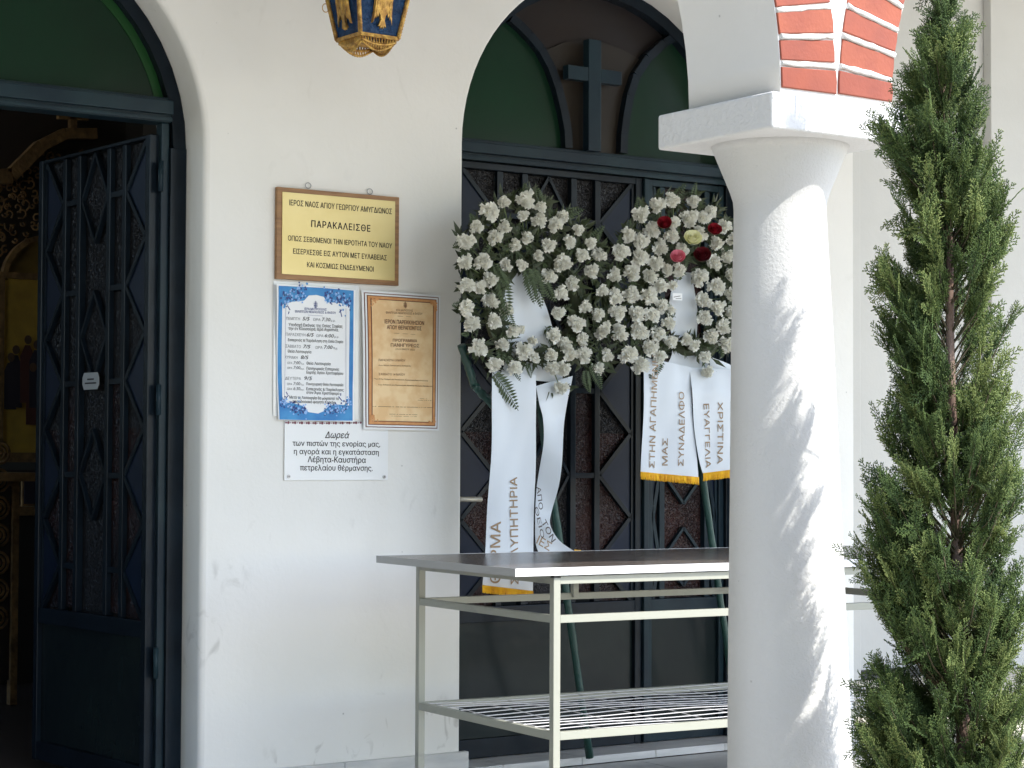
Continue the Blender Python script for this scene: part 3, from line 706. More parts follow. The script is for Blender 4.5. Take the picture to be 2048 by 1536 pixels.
# ---------------------------------------------------------------- text and prints
from mathutils.geometry import delaunay_2d_cdt
def text2d(s, shear=0.0, space=1.0):
    """outline text filled by non-zero winding (the built-in fill breaks on overlapping strokes)"""
    cu = bpy.data.curves.new('t', 'FONT'); cu.body = s; cu.size = 1; cu.resolution_u = 2; cu.shear = shear; cu.space_character = space
    cu.dimensions = '2D'; cu.fill_mode = 'NONE'
    ob = bpy.data.objects.new('t', cu); me = bpy.data.meshes.new_from_object(ob)
    v = np.array([tuple(q.co)[:2] for q in me.vertices]) if len(me.vertices) else np.zeros((0, 2)); ed = [tuple(e.vertices) for e in me.edges]
    bpy.data.objects.remove(ob); bpy.data.curves.remove(cu); bpy.data.meshes.remove(me)
    if not len(v): return v, []
    adj = {}
    for a, b in ed: adj.setdefault(a, []).append(b); adj.setdefault(b, []).append(a)
    seen = set(); E0 = []
    for st in range(len(v)):
        if st in seen or st not in adj: continue
        lp = [st]; seen.add(st); cur = st+1 if st+1 in adj[st] else adj[st][0]
        while cur != st and cur not in seen:
            lp.append(cur); seen.add(cur); nx = [k for k in adj[cur] if k not in seen]
            if not nx: break
            cur = nx[0]
        E0 += [(lp[k], lp[(k+1) % len(lp)]) for k in range(len(lp))]
    V2, _, F2, *_r = delaunay_2d_cdt([Vector(p) for p in v], E0, [], 0, 1e-6)
    V2 = np.array([tuple(p) for p in V2]); F2 = [tuple(f) for f in F2]
    cen = np.array([V2[list(f)].mean(0) for f in F2]); A = v[[a for a, b in E0]]; B = v[[b for a, b in E0]]
    keep = np.zeros(len(cen), int)
    for k in range(0, len(cen), 400):
        c_ = cen[k:k+400, None, :]; ax, ay = A[None, :, 0], A[None, :, 1]; bx, by = B[None, :, 0], B[None, :, 1]
        crossv = (bx-ax)*(c_[..., 1]-ay)-(c_[..., 0]-ax)*(by-ay)
        up_ = (ay <= c_[..., 1]) & (by > c_[..., 1]) & (crossv > 0); dn_ = (ay > c_[..., 1]) & (by <= c_[..., 1]) & (crossv < 0)
        keep[k:k+400] = up_.sum(1)-dn_.sum(1)
    return V2, [f for f, w in zip(F2, keep) if w != 0]
def add_text(parent, s, p0, p1, h, m, yfn, name='lettering', bold=.01, shear=0, space=1.0, warpfn=None, nominal=True):
    """fit s between world points p0,p1 (baseline, left to right) with cap height h (m); up is 90 deg CCW of the baseline in the x-z plane"""
    v, f = text2d(s, shear, space)
    if not len(v): return
    v[:, 0] = (v[:, 0]-v[:, 0].min())/(v[:, 0].max()-v[:, 0].min())
    v[:, 1] = v[:, 1]/.727
    B = Vector((p1.x-p0.x, p1.z-p0.z)); up = Vector((-B.y, B.x)).normalized()*h
    X = p0.x+B.x*v[:, 0]+up.x*v[:, 1]; Z = p0.z+B.y*v[:, 0]+up.y*v[:, 1]
    vs = []; fs = []; e = h*max(bold, 0)*1.1; Bn = B.normalized(); un = up.normalized()
    offs = [(0, 0)] if bold < .008 else [(-e, 0), (e, 0), (0, -e*.7), (0, e*.7)]
    for k, (a_, b_) in enumerate(offs):
        i0 = len(vs)
        for x, z in zip(X, Z):
            x2, z2 = x+Bn.x*a_+un.x*b_, z+Bn.y*a_+un.y*b_
            vs.append((x2, yfn(x2, z2)-k*.00008, z2))
        fs += [tuple(i+i0 for i in q) for q in f]
    return obj(name, (vs, [], fs), m, parent)
def sheet(name, c, yfn, mats, parent=None, nx=14, nz=18, th=.0006):
    """c: TL,TR,BR,BL world points; curved paper with thickness"""
    bm = bmesh.new(); g = {}
    for s in (0, 1):
        for j in range(nz+1):
            for i in range(nx+1):
                u, v = i/nx, j/nz
                p = (c[0]*(1-u)+c[1]*u)*(1-v)+(c[3]*(1-u)+c[2]*u)*v
                g[s, i, j] = bm.verts.new((p.x, yfn(p.x, p.z)+s*th, p.z))
    for j in range(nz):
        for i in range(nx):
            for s in (0, 1):
                q = [g[s, i, j], g[s, i, j+1], g[s, i+1, j+1], g[s, i+1, j]]
                f = bm.faces.new(q if s == 0 else q[::-1]); f.smooth = True
    return obj(name, bm, mats, parent)

YS = YW
# brass plaque on its oak board
pq = empty('brass_notice', (3.09, YW, .53+H), 'brass plate notice on an oak board hung from two rings', 'sign')
pc = [WY(555, 372, YW-.016), WY(799, 396, YW-.016), WY(797, 573, YW-.016), WY(553, 556, YW-.016)]
xa, xb = 2.868, 3.293; za, zb = pc[3].z*.5+pc[2].z*.5, pc[0].z*.5+pc[1].z*.5
xa = (pc[0].x+pc[3].x)/2; xb = (pc[1].x+pc[2].x)/2
bm = bmesh.new(); box(bm, xa, xb, YW-.016, YW-.001, za, zb, .0015); obj('board', bm, m_wood, pq)
bm = bmesh.new(); box(bm, xa+.016, xb-.016, YW-.0185, YW-.0162, za+.015, zb-.014, .0006); obj('plate', bm, m_brass, pq)
yf = lambda x, z: YW-.0192
def Z4(x, y, Y=YW-.019): return WY(540+x/5.6889, 350+y/5.6889, Y)
for s, a, b, h, sp in (('ΙΕΡΟΣ ΝΑΟΣ ΑΓΙΟΥ ΓΕΩΡΓΙΟΥ ΑΜΥΓΔ/ΩΝΟΣ', (222, 343), (1386, 446), 62, 1.0), ('ΠΑΡΑΚΑΛΕΙΣΘΕ', (470, 590), (1140, 646), 74, 1.15),
                   ('ΟΠΩΣ ΣΕΒΟΜΕΝΟΙ ΤΗΝ ΙΕΡΟΤΗΤΑ ΤΟΥ ΝΑΟΥ', (205, 745), (1388, 835), 57, 1.0), ('ΕΙΣΕΡΧΕΣΘΕ ΕΙΣ ΑΥΤΟΝ ΜΕΤ ΕΥΛΑΒΕΙΑΣ', (264, 895), (1328, 972), 58, 1.0),
                   ('ΚΑΙ ΚΟΣΜΙΩΣ ΕΝΔΕΔΥΜΕΝΟΙ', (422, 1047), (1178, 1100), 57, 1.0)):
    add_text(pq, s, Z4(*a), Z4(*b), h/5.6889/650*1.0, m_ink, yf, bold=.022 if sp > 1 else .014, space=sp)
for px_, py_ in ((435, 120), (1136, 188)):
    c_ = Z4(px_, py_, YW-.006); bm = bmesh.new()
    tube(bm, [(c_.x+.0095*math.cos(k*PI/8), YW-.006, c_.z+.0085*math.sin(k*PI/8)) for k in range(17)], .0013, 6); obj('hanging_ring', bm, m_screw, pq)

# clear sheet behind the blue poster
c = [WY(547, 562, YW-.003), WY(717, 571, YW-.003), WY(716, 838, YW-.003), WY(546, 832, YW-.003)]
o = sheet('acrylic_sheet', c, lambda x, z: YW-.004, m_acry, None, 1, 1, .003); tag(o, 'pale clear acrylic sheet on the wall behind the blue programme', 'sheet')
# white donation plaque
wp = empty('donation_plaque', (3.09, YW, -.02+H), 'white donation plaque with black lettering below the two posters', 'sign')
A = WY(568, 961, YW-.004); B = WY(775, 963, YW-.004); zt = WY(570, 842, YW-.004).z
bm = bmesh.new(); box(bm, A.x, B.x, YW-.006, YW-.0015, A.z, zt, .001); obj('plate', bm, m_plaq, wp)
def Z5(x, y, Y=YW-.0065): return WY(540+x/3.657, 560+y/3.657, Y)
yf = lambda x, z: YW-.0066
for s, a, b, h, sh_ in (('Δωρεά', (402, 1155), (580, 1158), 46, .25), ('των πιστών της ενορίας μας,', (165, 1212), (805, 1220), 38, 0), ('η αγορά και η εγκατάσταση', (175, 1272), (795, 1280), 38, 0),
                     ('Λέβητα-Καυστήρα', (276, 1332), (700, 1338), 42, 0), ('πετρελαίου θέρμανσης.', (220, 1392), (750, 1396), 40, 0)):
    add_text(wp, s, Z5(*a), Z5(*b), h/3.657/650, m_ink, yf, bold=.02, shear=sh_)
for x, y in ((137, 1437), (835, 1440)):
    c_ = Z5(x, y); bm = bmesh.new(); tube(bm, [(c_.x, YW-.0085, c_.z), (c_.x, YW-.0055, c_.z)], .0055, 12); sc = obj('screw', bm, m_screw, wp)
    bm = bmesh.new(); tube(bm, [(c_.x, YW-.0088, c_.z), (c_.x, YW-.0084, c_.z)], .0022, 8); obj('screw_slot', bm, m_ink, sc)
bm = bmesh.new()
for k in range(34):
    t = k/33; c_ = Z5(118+t*545, 1043+4*math.sin(t*3)); rr = .0032+.0016*math.sin(k*2.1)
    prism(bm, [(c_.x+rr*math.cos(-j*PI/3+k), c_.z+rr*math.sin(-j*PI/3+k)) for j in range(6)][::-1], YW-.0071, YW-.0062)
obj('printed_border', bm, m_purp, wp)

# posters
def flat(parent, name, pts, m, yfn, off):
    bm = bmesh.new(); f = bm.faces.new([bm.verts.new((p.x, 0, p.z)) for p in pts]); bm.normal_update(); bmesh.ops.triangulate(bm, faces=[f])
    for _ in range(2): bmesh.ops.subdivide_edges(bm, edges=[e for e in bm.edges if e.calc_length() > .03], cuts=2, use_grid_fill=True)
    bmesh.ops.triangulate(bm, faces=bm.faces[:])
    for v in bm.verts: v.co.y = yfn(v.co.x, v.co.z)-off
    return obj(name, bm, m, parent)
def Z6(x, y, Y=YW-.012): return WY(540+x/5.2966, 560+y/5.2966, Y)
cb = [Z6(65, 40), Z6(908, 105), Z6(885, 1503), Z6(88, 1482)]
def yblue(x, z):
    u = (x-cb[0].x)/(cb[1].x-cb[0].x); v = (cb[0].z-z)/(cb[0].z-cb[3].z)
    return YW-.011-.004*math.sin(u*PI)-.006*max(0, v-.75)*4*u**2-.004*math.cos(v*5)*(1-u)
bp = empty('blue_poster', (3.0, YW, .3+H), 'white church programme poster with a blue floral border', 'poster')
sheet('paper', cb, yblue, m_paper, bp)
flat(bp, 'blue_field', [Z6(85, 62), Z6(86, 500), Z6(88, 1000), Z6(100, 1478), Z6(500, 1488), Z6(866, 1490), Z6(880, 1000), Z6(884, 500), Z6(886, 112), Z6(500, 82)], m_pblue, yblue, .0007)
flat(bp, 'white_field', [Z6(124, 260), Z6(126, 700), Z6(132, 1300), Z6(230, 1300), Z6(330, 1330), Z6(400, 1400), Z6(500, 1415), Z6(560, 1390), Z6(620, 1330), Z6(720, 1320), Z6(832, 1330), Z6(838, 700), Z6(842, 280), Z6(720, 240), Z6(600, 240), Z6(560, 180), Z6(480, 160), Z6(400, 165), Z6(350, 220), Z6(230, 230)], m_paper, yblue, .0013)
for mt, nm, cnt in ((m_pnavy, 'navy_blossoms', 210), (m_psky, 'pale_blossoms', 130), (m_pblue, 'blue_blossoms', 80)):
    bm = bmesh.new()
    for k in range(cnt):
        q = k % 4; t = random.random()
        if q == 0: x = 110+t*270; y = 110+random.gauss(0, 42)+90*math.exp(-((x-130)/60)**2)+50*math.sin(t*PI)
        elif q == 1: x = 560+t*290; y = 150+random.gauss(0, 42)+90*math.exp(-((x-830)/60)**2)+40*math.sin(t*PI)
        elif q == 2: x = 110+t*270; y = 1390+random.gauss(0, 34)-80*math.exp(-((x-130)/60)**2)-30*math.sin(t*PI)
        else: x = 560+t*290; y = 1390+random.gauss(0, 34)-80*math.exp(-((x-830)/60)**2)-30*math.sin(t*PI)
        c_ = Z6(x, y); rr = random.uniform(.0028, .0056); a0 = random.random()*6; n5 = 10
        pts = [(c_.x+rr*(1 if j % 2 else .5)*math.cos(-a0-j*2*PI/n5), c_.z+rr*(1 if j % 2 else .5)*math.sin(-a0-j*2*PI/n5)) for j in range(n5)][::-1]
        off = .0018+{'navy_blossoms': 0, 'pale_blossoms': .0006, 'blue_blossoms': .0003}[nm]
        y_ = yblue(c_.x, c_.z)-off
        bm.faces.new([bm.verts.new((x_, y_, z_)) for x_, z_ in pts])
    o = obj(nm, bm, mt, bp); o['kind'] = 'stuff'
bm = bmesh.new()
for pts in ([(175, 270), (205, 320)], [(195, 335), (188, 360)], [(735, 310), (755, 390)], [(755, 315), (725, 345)], [(172, 1185), (185, 1215)], [(195, 1220), (165, 1255)], [(745, 1200), (742, 1225)], [(720, 1235), (755, 1280)]):
    A = Z6(*pts[0]); B = Z6(*pts[1]); beam(bm, (A.x, yblue(A.x, A.z)-.0018, A.z), (B.x, yblue(B.x, B.z)-.0018, B.z), .0028, .0006)
A = Z6(160, 280); B = Z6(152, 1290); beam(bm, (A.x, yblue(A.x, A.z)-.0018, A.z), (B.x, yblue(B.x, B.z)-.0024, B.z), .0005, .0006)
A = Z6(800, 300); B = Z6(798, 1290); beam(bm, (A.x, yblue(A.x, A.z)-.0018, A.z), (B.x, yblue(B.x, B.z)-.0018, B.z), .0005, .0006)
A = Z6(392, 372); B = Z6(550, 382); beam(bm, (A.x, yblue(A.x, A.z)-.0018, A.z), (B.x, yblue(B.x, B.z)-.0018, B.z), .0006, .0006)
obj('printed_tendrils', bm, m_pnavy, bp)
def emblem(parent, zf, x, y, s, m, yfn):
    bm = bmesh.new()
    for a, b, w in (((-9, -45), (-7, 40), 5), ((9, -45), (9, 40), 5), ((0, -55), (0, 48), 4), ((-22, -30), (-18, 30), 4), ((22, -30), (20, 30), 4), ((-24, 10), (24, 14), 6), ((-15, -20), (15, -16), 4)):
        A = zf(x+a[0]*s, y+a[1]*s); B = zf(x+b[0]*s, y+b[1]*s); beam(bm, (A.x, yfn(A.x, A.z)-.0019, A.z), (B.x, yfn(B.x, B.z)-.0019, B.z), w*s*.00029, .0004)
    obj('printed_emblem', bm, m, parent)
emblem(bp, Z6, 472, 265, .8, m_pnavy, yblue)
yt = lambda x, z: yblue(x, z)-.0022
k6 = 1/5.2966/650
for s, a, b, h, m, bo in (
    ('ΙΕΡΑ ΜΗΤΡΟΠΟΛΙΣ', (355, 318), (590, 326), 24, m_pnavy, .01), ('ΦΙΛΙΠΠΩΝ ΝΕΑΠΟΛΕΩΣ & ΘΑΣΟΥ', (255, 345), (690, 362), 24, m_pnavy, .01),
    ('ΠΕΜΠΤΗ', (165, 422), (308, 428), 30, m_gink, 0), ('5/5', (335, 428), (410, 431), 38, m_ink, .02), ('ΩΡΑ', (448, 432), (525, 436), 28, m_gink, 0), ('7:30', (540, 436), (630, 440), 38, m_ink, .012), ('μ.μ.', (636, 440), (685, 442), 28, m_gink, -.004),
    ('Υποδοχή Εικόνας της Οσίας Σοφίας', (192, 488), (762, 508), 32, m_ink, .014), ('την εν Κλεισούρα, Ιερά Αγρυπνία.', (190, 528), (720, 545), 32, m_ink, .014),
    ('ΠΑΡΑΣΚΕΥΗ', (165, 590), (368, 598), 30, m_gink, 0), ('6/5', (382, 598), (455, 602), 38, m_ink, .02), ('ΩΡΑ', (484, 604), (558, 607), 28, m_gink, 0), ('6:00', (572, 607), (668, 612), 38, m_ink, .012), ('μ.μ.', (675, 612), (725, 614), 28, m_gink, -.004),
    ('Εσπερινός & Παράκληση στη Οσία Σοφία', (188, 648), (770, 670), 30, m_ink, .012),
    ('ΣΑΒΒΑΤΟ', (163, 714), (322, 722), 30, m_gink, 0), ('7/5', (347, 722), (422, 726), 38, m_ink, .02), ('ΩΡΑ', (476, 728), (550, 730), 28, m_gink, 0), ('7:00', (565, 728), (655, 732), 38, m_ink, .012), ('π.μ.', (662, 732), (712, 735), 28, m_gink, -.004),
    ('Θεία Λειτουργία', (188, 768), (432, 778), 30, m_ink, .012), ('ΚΥΡΙΑΚΗ', (160, 832), (290, 838), 30, m_gink, 0), ('8/5', (322, 836), (402, 840), 38, m_ink, .02),
    ('ΩΡΑ', (185, 888), (235, 890), 22, m_gink, 0), ('7:00', (248, 892), (318, 894), 34, m_gink, .008), ('π.μ.', (322, 894), (358, 896), 22, m_gink, -.004), ('Θεία Λειτουργία', (383, 896), (636, 904), 30, m_ink, .012),
    ('ΩΡΑ', (185, 942), (235, 944), 22, m_gink, 0), ('7:00', (248, 944), (318, 946), 34, m_gink, .008), ('μ.μ.', (322, 946), (358, 948), 22, m_gink, -.004), ('Πανηγυρικός Εσπερινός', (383, 950), (728, 962), 30, m_ink, .012),
    ('Εορτής Αγίου Χριστοφόρου', (383, 992), (770, 1005), 30, m_ink, .012),
    ('ΔΕΥΤΕΡΑ', (162, 1056), (325, 1060), 30, m_gink, 0), ('9/5', (360, 1058), (440, 1062), 38, m_ink, .02),
    ('ΩΡΑ', (182, 1112), (232, 1114), 22, m_gink, 0), ('7:00', (246, 1114), (316, 1116), 34, m_gink, .008), ('π.μ.', (320, 1116), (356, 1118), 22, m_gink, -.004), ('Πανηγυρική Θεία Λειτουργία', (380, 1114), (772, 1126), 28, m_ink, .012),
    ('ΩΡΑ', (182, 1164), (232, 1166), 22, m_gink, 0), ('6:30', (246, 1166), (316, 1168), 34, m_gink, .008), ('μ.μ.', (320, 1168), (356, 1170), 22, m_gink, -.004), ('Εσπερινός & Παράκλησις', (380, 1168), (775, 1180), 30, m_ink, .012),
    ('στον Άγιο Χριστόφορο', (380, 1206), (728, 1218), 30, m_ink, .012), ('Μετά τη Λειτουργία θα μοιραστεί το', (204, 1256), (720, 1272), 30, m_ink, .012), ('παραδοσιακό φαγητό Κεσκέκι', (236, 1300), (685, 1312), 30, m_ink, .012)):
    add_text(bp, s, Z6(*a), Z6(*b), h*k6, m, yt, bold=bo, shear=.2 if '/' in s or ':' in s else 0)

def Z7(x, y, Y=YW-.012): return WY(715+x/5.12, 570+y/5.12, Y)
co = [Z7(45, 52), Z7(852, 108), Z7(838, 1492), Z7(55, 1476)]
def yor(x, z):
    u = (x-co[0].x)/(co[1].x-co[0].x); v = (co[0].z-z)/(co[0].z-co[3].z)
    return YW-.010-.005*math.sin(u*PI)-.010*(1-u)**2*max(0, v)**2-.005*(1-u)*math.sin(v*4)
op = empty('tan_poster', (3.3, YW, .3+H), 'parchment-coloured feast programme poster in a brown printed frame', 'poster')
sheet('paper', co, yor, m_paper, op)
def lerpq(c, u, v): return (c[0]*(1-u)+c[1]*u)*(1-v)+(c[3]*(1-u)+c[2]*u)*v
def inset(c, d, e=None):
    e = e if e is not None else d*.58
    return [lerpq(c, d, e), lerpq(c, 1-d, e), lerpq(c, 1-d, 1-e), lerpq(c, d, 1-e)]
for i, (d, m) in enumerate(((.025, m_pbrn), (.036, m_paper), (.056, m_pbrn), (.066, m_porg), (.098, m_pbrn), (.108, m_ptan))):
    q = inset(co, d); sheet('printed_frame' if i < 5 else 'parchment_field', q, (lambda k: lambda x, z: yor(x, z)-.0007*(k+1))(i), m, op, 10, 14, .0003)
yt = lambda x, z: yor(x, z)-.0052
bm = bmesh.new()
for cxn, cyn, sx_, sy_ in ((140, 160, 1, 1), (790, 200, -1, 1), (140, 1380, 1, -1), (775, 1400, -1, -1)):
    for k in range(26):
        u = random.random()**1.6*70; v = random.random()**1.6*80
        if u/70+v/80 > 1.05: continue
        c_ = Z7(cxn+u*sx_-12*sx_, cyn+v*sy_-12*sy_); rr = random.uniform(.002, .004)
        bm.faces.new([bm.verts.new((c_.x+rr*math.cos(j*PI/3), yt(c_.x, c_.z)+.0004, c_.z+rr*math.sin(j*PI/3))) for j in range(6)])
o = obj('corner_ornament', bm, m_porg, op); o['kind'] = 'stuff'
emblem(op, Z7, 474, 208, .7, m_pbrn, lambda x, z: yor(x, z)-.0035)
bm = bmesh.new()
for a, b in (((395, 320), (450, 324)), ((482, 324), (530, 328)), ((355, 495), (408, 498)), ((445, 500), (495, 503)), ((528, 506), (575, 509))):
    A = Z7(*a); B = Z7(*b); beam(bm, (A.x, yt(A.x, A.z)+.0002, A.z), (B.x, yt(B.x, B.z)+.0002, B.z), .0007, .0004)
obj('printed_rule', bm, m_pbrn, op)
k7 = 1/5.12/650
for s, a, b, h, bo in (('ΙΕΡΑ ΜΗΤΡΟΠΟΛΙΣ', (380, 268), (552, 274), 20, 0), ('ΦΙΛΙΠΠΩΝ ΝΕΑΠΟΛΕΩΣ & ΘΑΣΟΥ', (275, 294), (652, 308), 22, 0), ('ΙΕΡΟΝ ΠΑΡΕΚΚΛΗΣΙΟΝ', (262, 394), (668, 412), 40, .02), ('ΑΓΙΟΥ ΘΕΡΑΠΟΝΤΟΣ', (284, 452), (640, 466), 40, .02),
                    ('ΠΡΟΓΡΑΜΜΑ', (343, 582), (595, 588), 30, .015), ('ΠΑΝΗΓΥΡΕΩΣ', (322, 632), (616, 640), 34, .015), ('(13-14 ΜΑΪΟΥ 2022)', (370, 665), (570, 672), 18, 0), ('ΠΑΡΑΣΚΕΥΗ 13 ΜΑΪΟΥ', (198, 780), (470, 786), 22, .004),
                    ('8 μ.μ. Μέγας Πανηγυρικός Εσπερινός', (198, 828), (530, 836), 12, .01), ('ΣΑΒΒΑΤΟ 14 ΜΑΪΟΥ', (198, 924), (468, 930), 22, .004), ('7 π.μ.-10 π.μ. Όρθρος και Πανηγυρική Αρχιερατική Θεία Λειτουργία', (148, 966), (710, 988), 12, .01),
                    ('6 μ.μ. Εσπερινός και Παρακλητικός Κανόνας του Αγίου Θεράποντος', (196, 1026), (760, 1044), 12, .01)):
    add_text(op, s, Z7(*a), Z7(*b), h*k7, m_pbrn, yt, bold=bo)
bm = bmesh.new()
for a, b, w in (((625, 1164), (712, 1166), .0009), ((605, 1180), (750, 1184), .0010), ((132, 1244), (765, 1256), .0013), ((302, 1322), (620, 1330), .0012), ((330, 1342), (595, 1348), .0009)):
    n_ = int((b[0]-a[0])/9)
    for k in range(n_):
        if random.random() < .18: continue
        t0, t1 = k/n_, (k+.8)/n_
        A = Z7(a[0]+(b[0]-a[0])*t0, a[1]+(b[1]-a[1])*t0); B = Z7(a[0]+(b[0]-a[0])*t1, a[1]+(b[1]-a[1])*t1); beam(bm, (A.x, yt(A.x, A.z)+.0002, A.z), (B.x, yt(B.x, B.z)+.0002, B.z), w, .0003)
obj('small_print', bm, m_pbrn, op)['kind'] = 'stuff'

# ---------------------------------------------------------------- lantern
LX, LY = WY(735, 60, 5.0).x, 5.0
lz = lambda y: WY(738, y, 5.0).z
la = empty('hanging_lantern', (LX, LY, lz(80)), 'hanging gilt and blue glass lantern with double-headed eagles', 'lantern')
zb, zt = lz(80), lz(80)+.22
rb, rt = .088, .142
A0 = math.radians(227)
NS = 4
def hx(k, r, z): a = A0+k*2*PI/NS; return Vector((LX+r*math.cos(a), LY+r*math.sin(a), z))
def eagle(bm, mtx, s):
    half = [(0, .62), (.05, .66), (.09, .70), (.16, .72), (.20, .68), (.15, .66), (.13, .60), (.16, .55), (.24, .60), (.34, .66), (.42, .62), (.45, .50), (.44, .2), (.45, -.1), (.50, -.38), (.40, -.2), (.36, -.26), (.34, -.12), (.26, -.22), (.22, -.1), (.14, -.16), (.10, -.28), (.20, -.46), (.10, -.42), (.07, -.50), (0, -.44)]
    pts = half+[(-x, y) for x, y in half[::-1][1:-1]]
    t = bmesh.new()
    a = [t.verts.new((x*s, y*s, 0)) for x, y in pts]; b = [t.verts.new((x*s*.9, y*s*.95, .006)) for x, y in pts]
    f0 = t.faces.new(b); n = len(pts)
    for i in range(n): t.faces.new([a[i], a[(i+1) % n], b[(i+1) % n], b[i]])
    t.normal_update(); bmesh.ops.triangulate(t, faces=[f0])
    for yy, rr in ((.28, .17), (.05, .14)):
        r = bmesh.ops.create_icosphere(t, subdivisions=1, radius=rr*s*.9, matrix=Matrix.Translation((0, yy*s, .004)) @ Matrix.Diagonal((1, 1.3, .35, 1)))
    for sx in (-1, 1):
        for q in range(4):
            bmesh.ops.create_icosphere(t, subdivisions=1, radius=.07*s, matrix=Matrix.Translation((sx*(.28+.04*(q % 2))*s, (.45-.17*q)*s, .006)) @ Matrix.Diagonal((.9, 1.5, .3, 1)))
    merge(bm, t, mtx)
for k in range(NS):
    p0, p1, p2, p3 = hx(k, rb, zb), hx(k+1, rb, zb), hx(k+1, rt, zt), hx(k, rt, zt)
    bm = bmesh.new(); bm.faces.new([bm.verts.new(p) for p in (p0*.96+Vector((LX, LY, zb))*.04, p1*.96+Vector((LX, LY, zb))*.04, p2*.96+Vector((LX, LY, zt))*.04, p3*.96+Vector((LX, LY, zt))*.04)])
    g = bmesh.ops.solidify(bm, geom=bm.faces[:], thickness=.003)
    obj('glass_panel', bm, m_lampg, la)
    bm = bmesh.new(); tube(bm, [p0, p0.lerp(p3, .5), p3], .0065, 8); 
    for q in range(26):
        c_ = p0.lerp(p3, (q+.5)/26); bmesh.ops.create_icosphere(bm, subdivisions=1, radius=.0078, matrix=Matrix.Translation(c_))
    obj('corner_rod', bm, m_gilt, la)
    ex = (p1-p0).normalized(); ey = ((p2+p3)/2-(p0+p1)/2).normalized(); ez = ex.cross(ey).normalized()
    if ez.dot(Vector((p0.x-LX, p0.y-LY, 0))) < 0: ez = -ez
    c_ = (p0+p1)/2+ey*.075+ez*.004
    mt = Matrix((ex, ey, ez)).transposed().to_4x4(); mt.translation = c_
    bm = bmesh.new(); eagle(bm, mt @ Matrix.Diagonal((.62, 1, 1, 1)), .112); obj('double_headed_eagle', bm, m_gilt, la)
    # scalloped filigree skirt under each face
    bm = bmesh.new()
    beam(bm, p0, p1, .010, .008)
    inn = Vector((LX, LY, zb-.035))
    for q in range(13):
        t = (q+.5)/13; dp = .016+.022*math.sin(t*PI); c1 = p0.lerp(p1, t); c2 = c1.lerp(Vector((LX, LY, c1.z)), .16)+Vector((0, 0, -dp))
        tube(bm, [c1, c1.lerp(c2, .5)+ex*.002, c2], .0028, 5)
        bmesh.ops.create_icosphere(bm, subdivisions=1, radius=.0045, matrix=Matrix.Translation(c2))
    tube(bm, [p0.lerp(p1, t).lerp(Vector((LX, LY, zb)), .08)+Vector((0, 0, -.010-.012*math.sin(t*PI))) for t in np.linspace(0, 1, 9)], .0042, 6)
    tube(bm, [p0.lerp(p1, t).lerp(Vector((LX, LY, zb)), .16)+Vector((0, 0, -.016-.022*math.sin(t*PI))) for t in np.linspace(0, 1, 9)], .0035, 6)
    obj('filigree_skirt', bm, m_gilt, la)
bm = bmesh.new()
rg = [hx(k, rb*.8, zb-.012) for k in range(NS)]; f = bm.faces.new([bm.verts.new(p) for p in rg]); obj('base_plate', bm, m_gilt, la)
bm = bmesh.new()
for k in range(NS): beam(bm, hx(k, rt, zt), hx(k+1, rt, zt), .014, .012)
obj('top_rim', bm, m_gilt, la)
bm = bmesh.new()
for k in range(NS):
    bm.faces.new([bm.verts.new(p) for p in (hx(k, rt, zt+.003), hx(k+1, rt, zt+.003), hx(k+1, .03, zt+.13), hx(k, .03, zt+.13))])
obj('roof_panel', bm, m_gilt, la)
bm = bmesh.new(); tube(bm, [(LX, LY, zt+.12), (LX, LY, 3.69)], .006, 8); obj('chain', bm, m_gilt, la)
bm = bmesh.new(); c_ = hx(3, rb+.034, lz(14)); tube(bm, [(c_.x+.010*math.cos(k*PI/8), c_.y, c_.z+.012*math.sin(k*PI/8)) for k in range(17)], .0014, 5); obj('hanging_ring', bm, m_gilt, la)

# ---------------------------------------------------------------- wreaths
def carnation_mesh(seed, n=32):
    R = random.Random(seed); bm = bmesh.new(); g = (5**.5-1)/2
    for i in range(n):
        t = (i+.5)/n; th = math.acos(1-1.25*t); ph = i*2*PI*g   # polar angle from the facing axis (+Z local)
        d = Vector((math.sin(th)*math.cos(ph), math.sin(th)*math.sin(ph), math.cos(th)))
        tan = Vector((-math.sin(ph), math.cos(ph), 0)); nn = d.cross(tan).normalized()
        tan = (tan*math.cos(R.uniform(-1.2, 1.2))+nn*math.sin(R.uniform(-1.2, 1.2))).normalized(); nn = d.cross(tan).normalized()
        L = R.uniform(.66, 1.2)*(1+.13*math.sin(ph*3+seed)); w = R.uniform(.30, .50); prev = None
        for r_, ww in ((.25, .25), (.7, .8), (1.0, 1.0)):
            row = []
            for j in range(5):
                s = (j-2)/2
                rr = L*(r_-.10*s*s*(r_ > .5)) + (R.uniform(-.12, .12) if r_ == 1.0 else 0)
                off = tan*s*w*ww + nn*((.17 if j % 2 else -.17)*ww*(r_ > .5)+R.uniform(-.03, .03))
                row.append(bm.verts.new(d*rr*Vector((1, 1, 1)).x+off))
            if prev:
                for j in range(4):
                    f = bm.faces.new([prev[j], prev[j+1], row[j+1], row[j]]); f.smooth = True
            prev = row
    bmesh.ops.create_icosphere(bm, subdivisions=1, radius=.62, matrix=Matrix.Translation((0, 0, .05)))
    me = bpy.data.meshes.new('carnation'); bm.normal_update()
    t = bmesh.new(); bmesh.ops.create_cone(t, cap_ends=True, segments=8, radius1=.18, radius2=.42, depth=.9, matrix=Matrix.Translation((0, 0, -.6))); merge(bm, t, None, 1)
    bm.to_mesh(me); bm.free(); me.materials.append(m_petal); me.materials.append(m_stem)
    return me
car = [carnation_mesh(s) for s in range(6)]
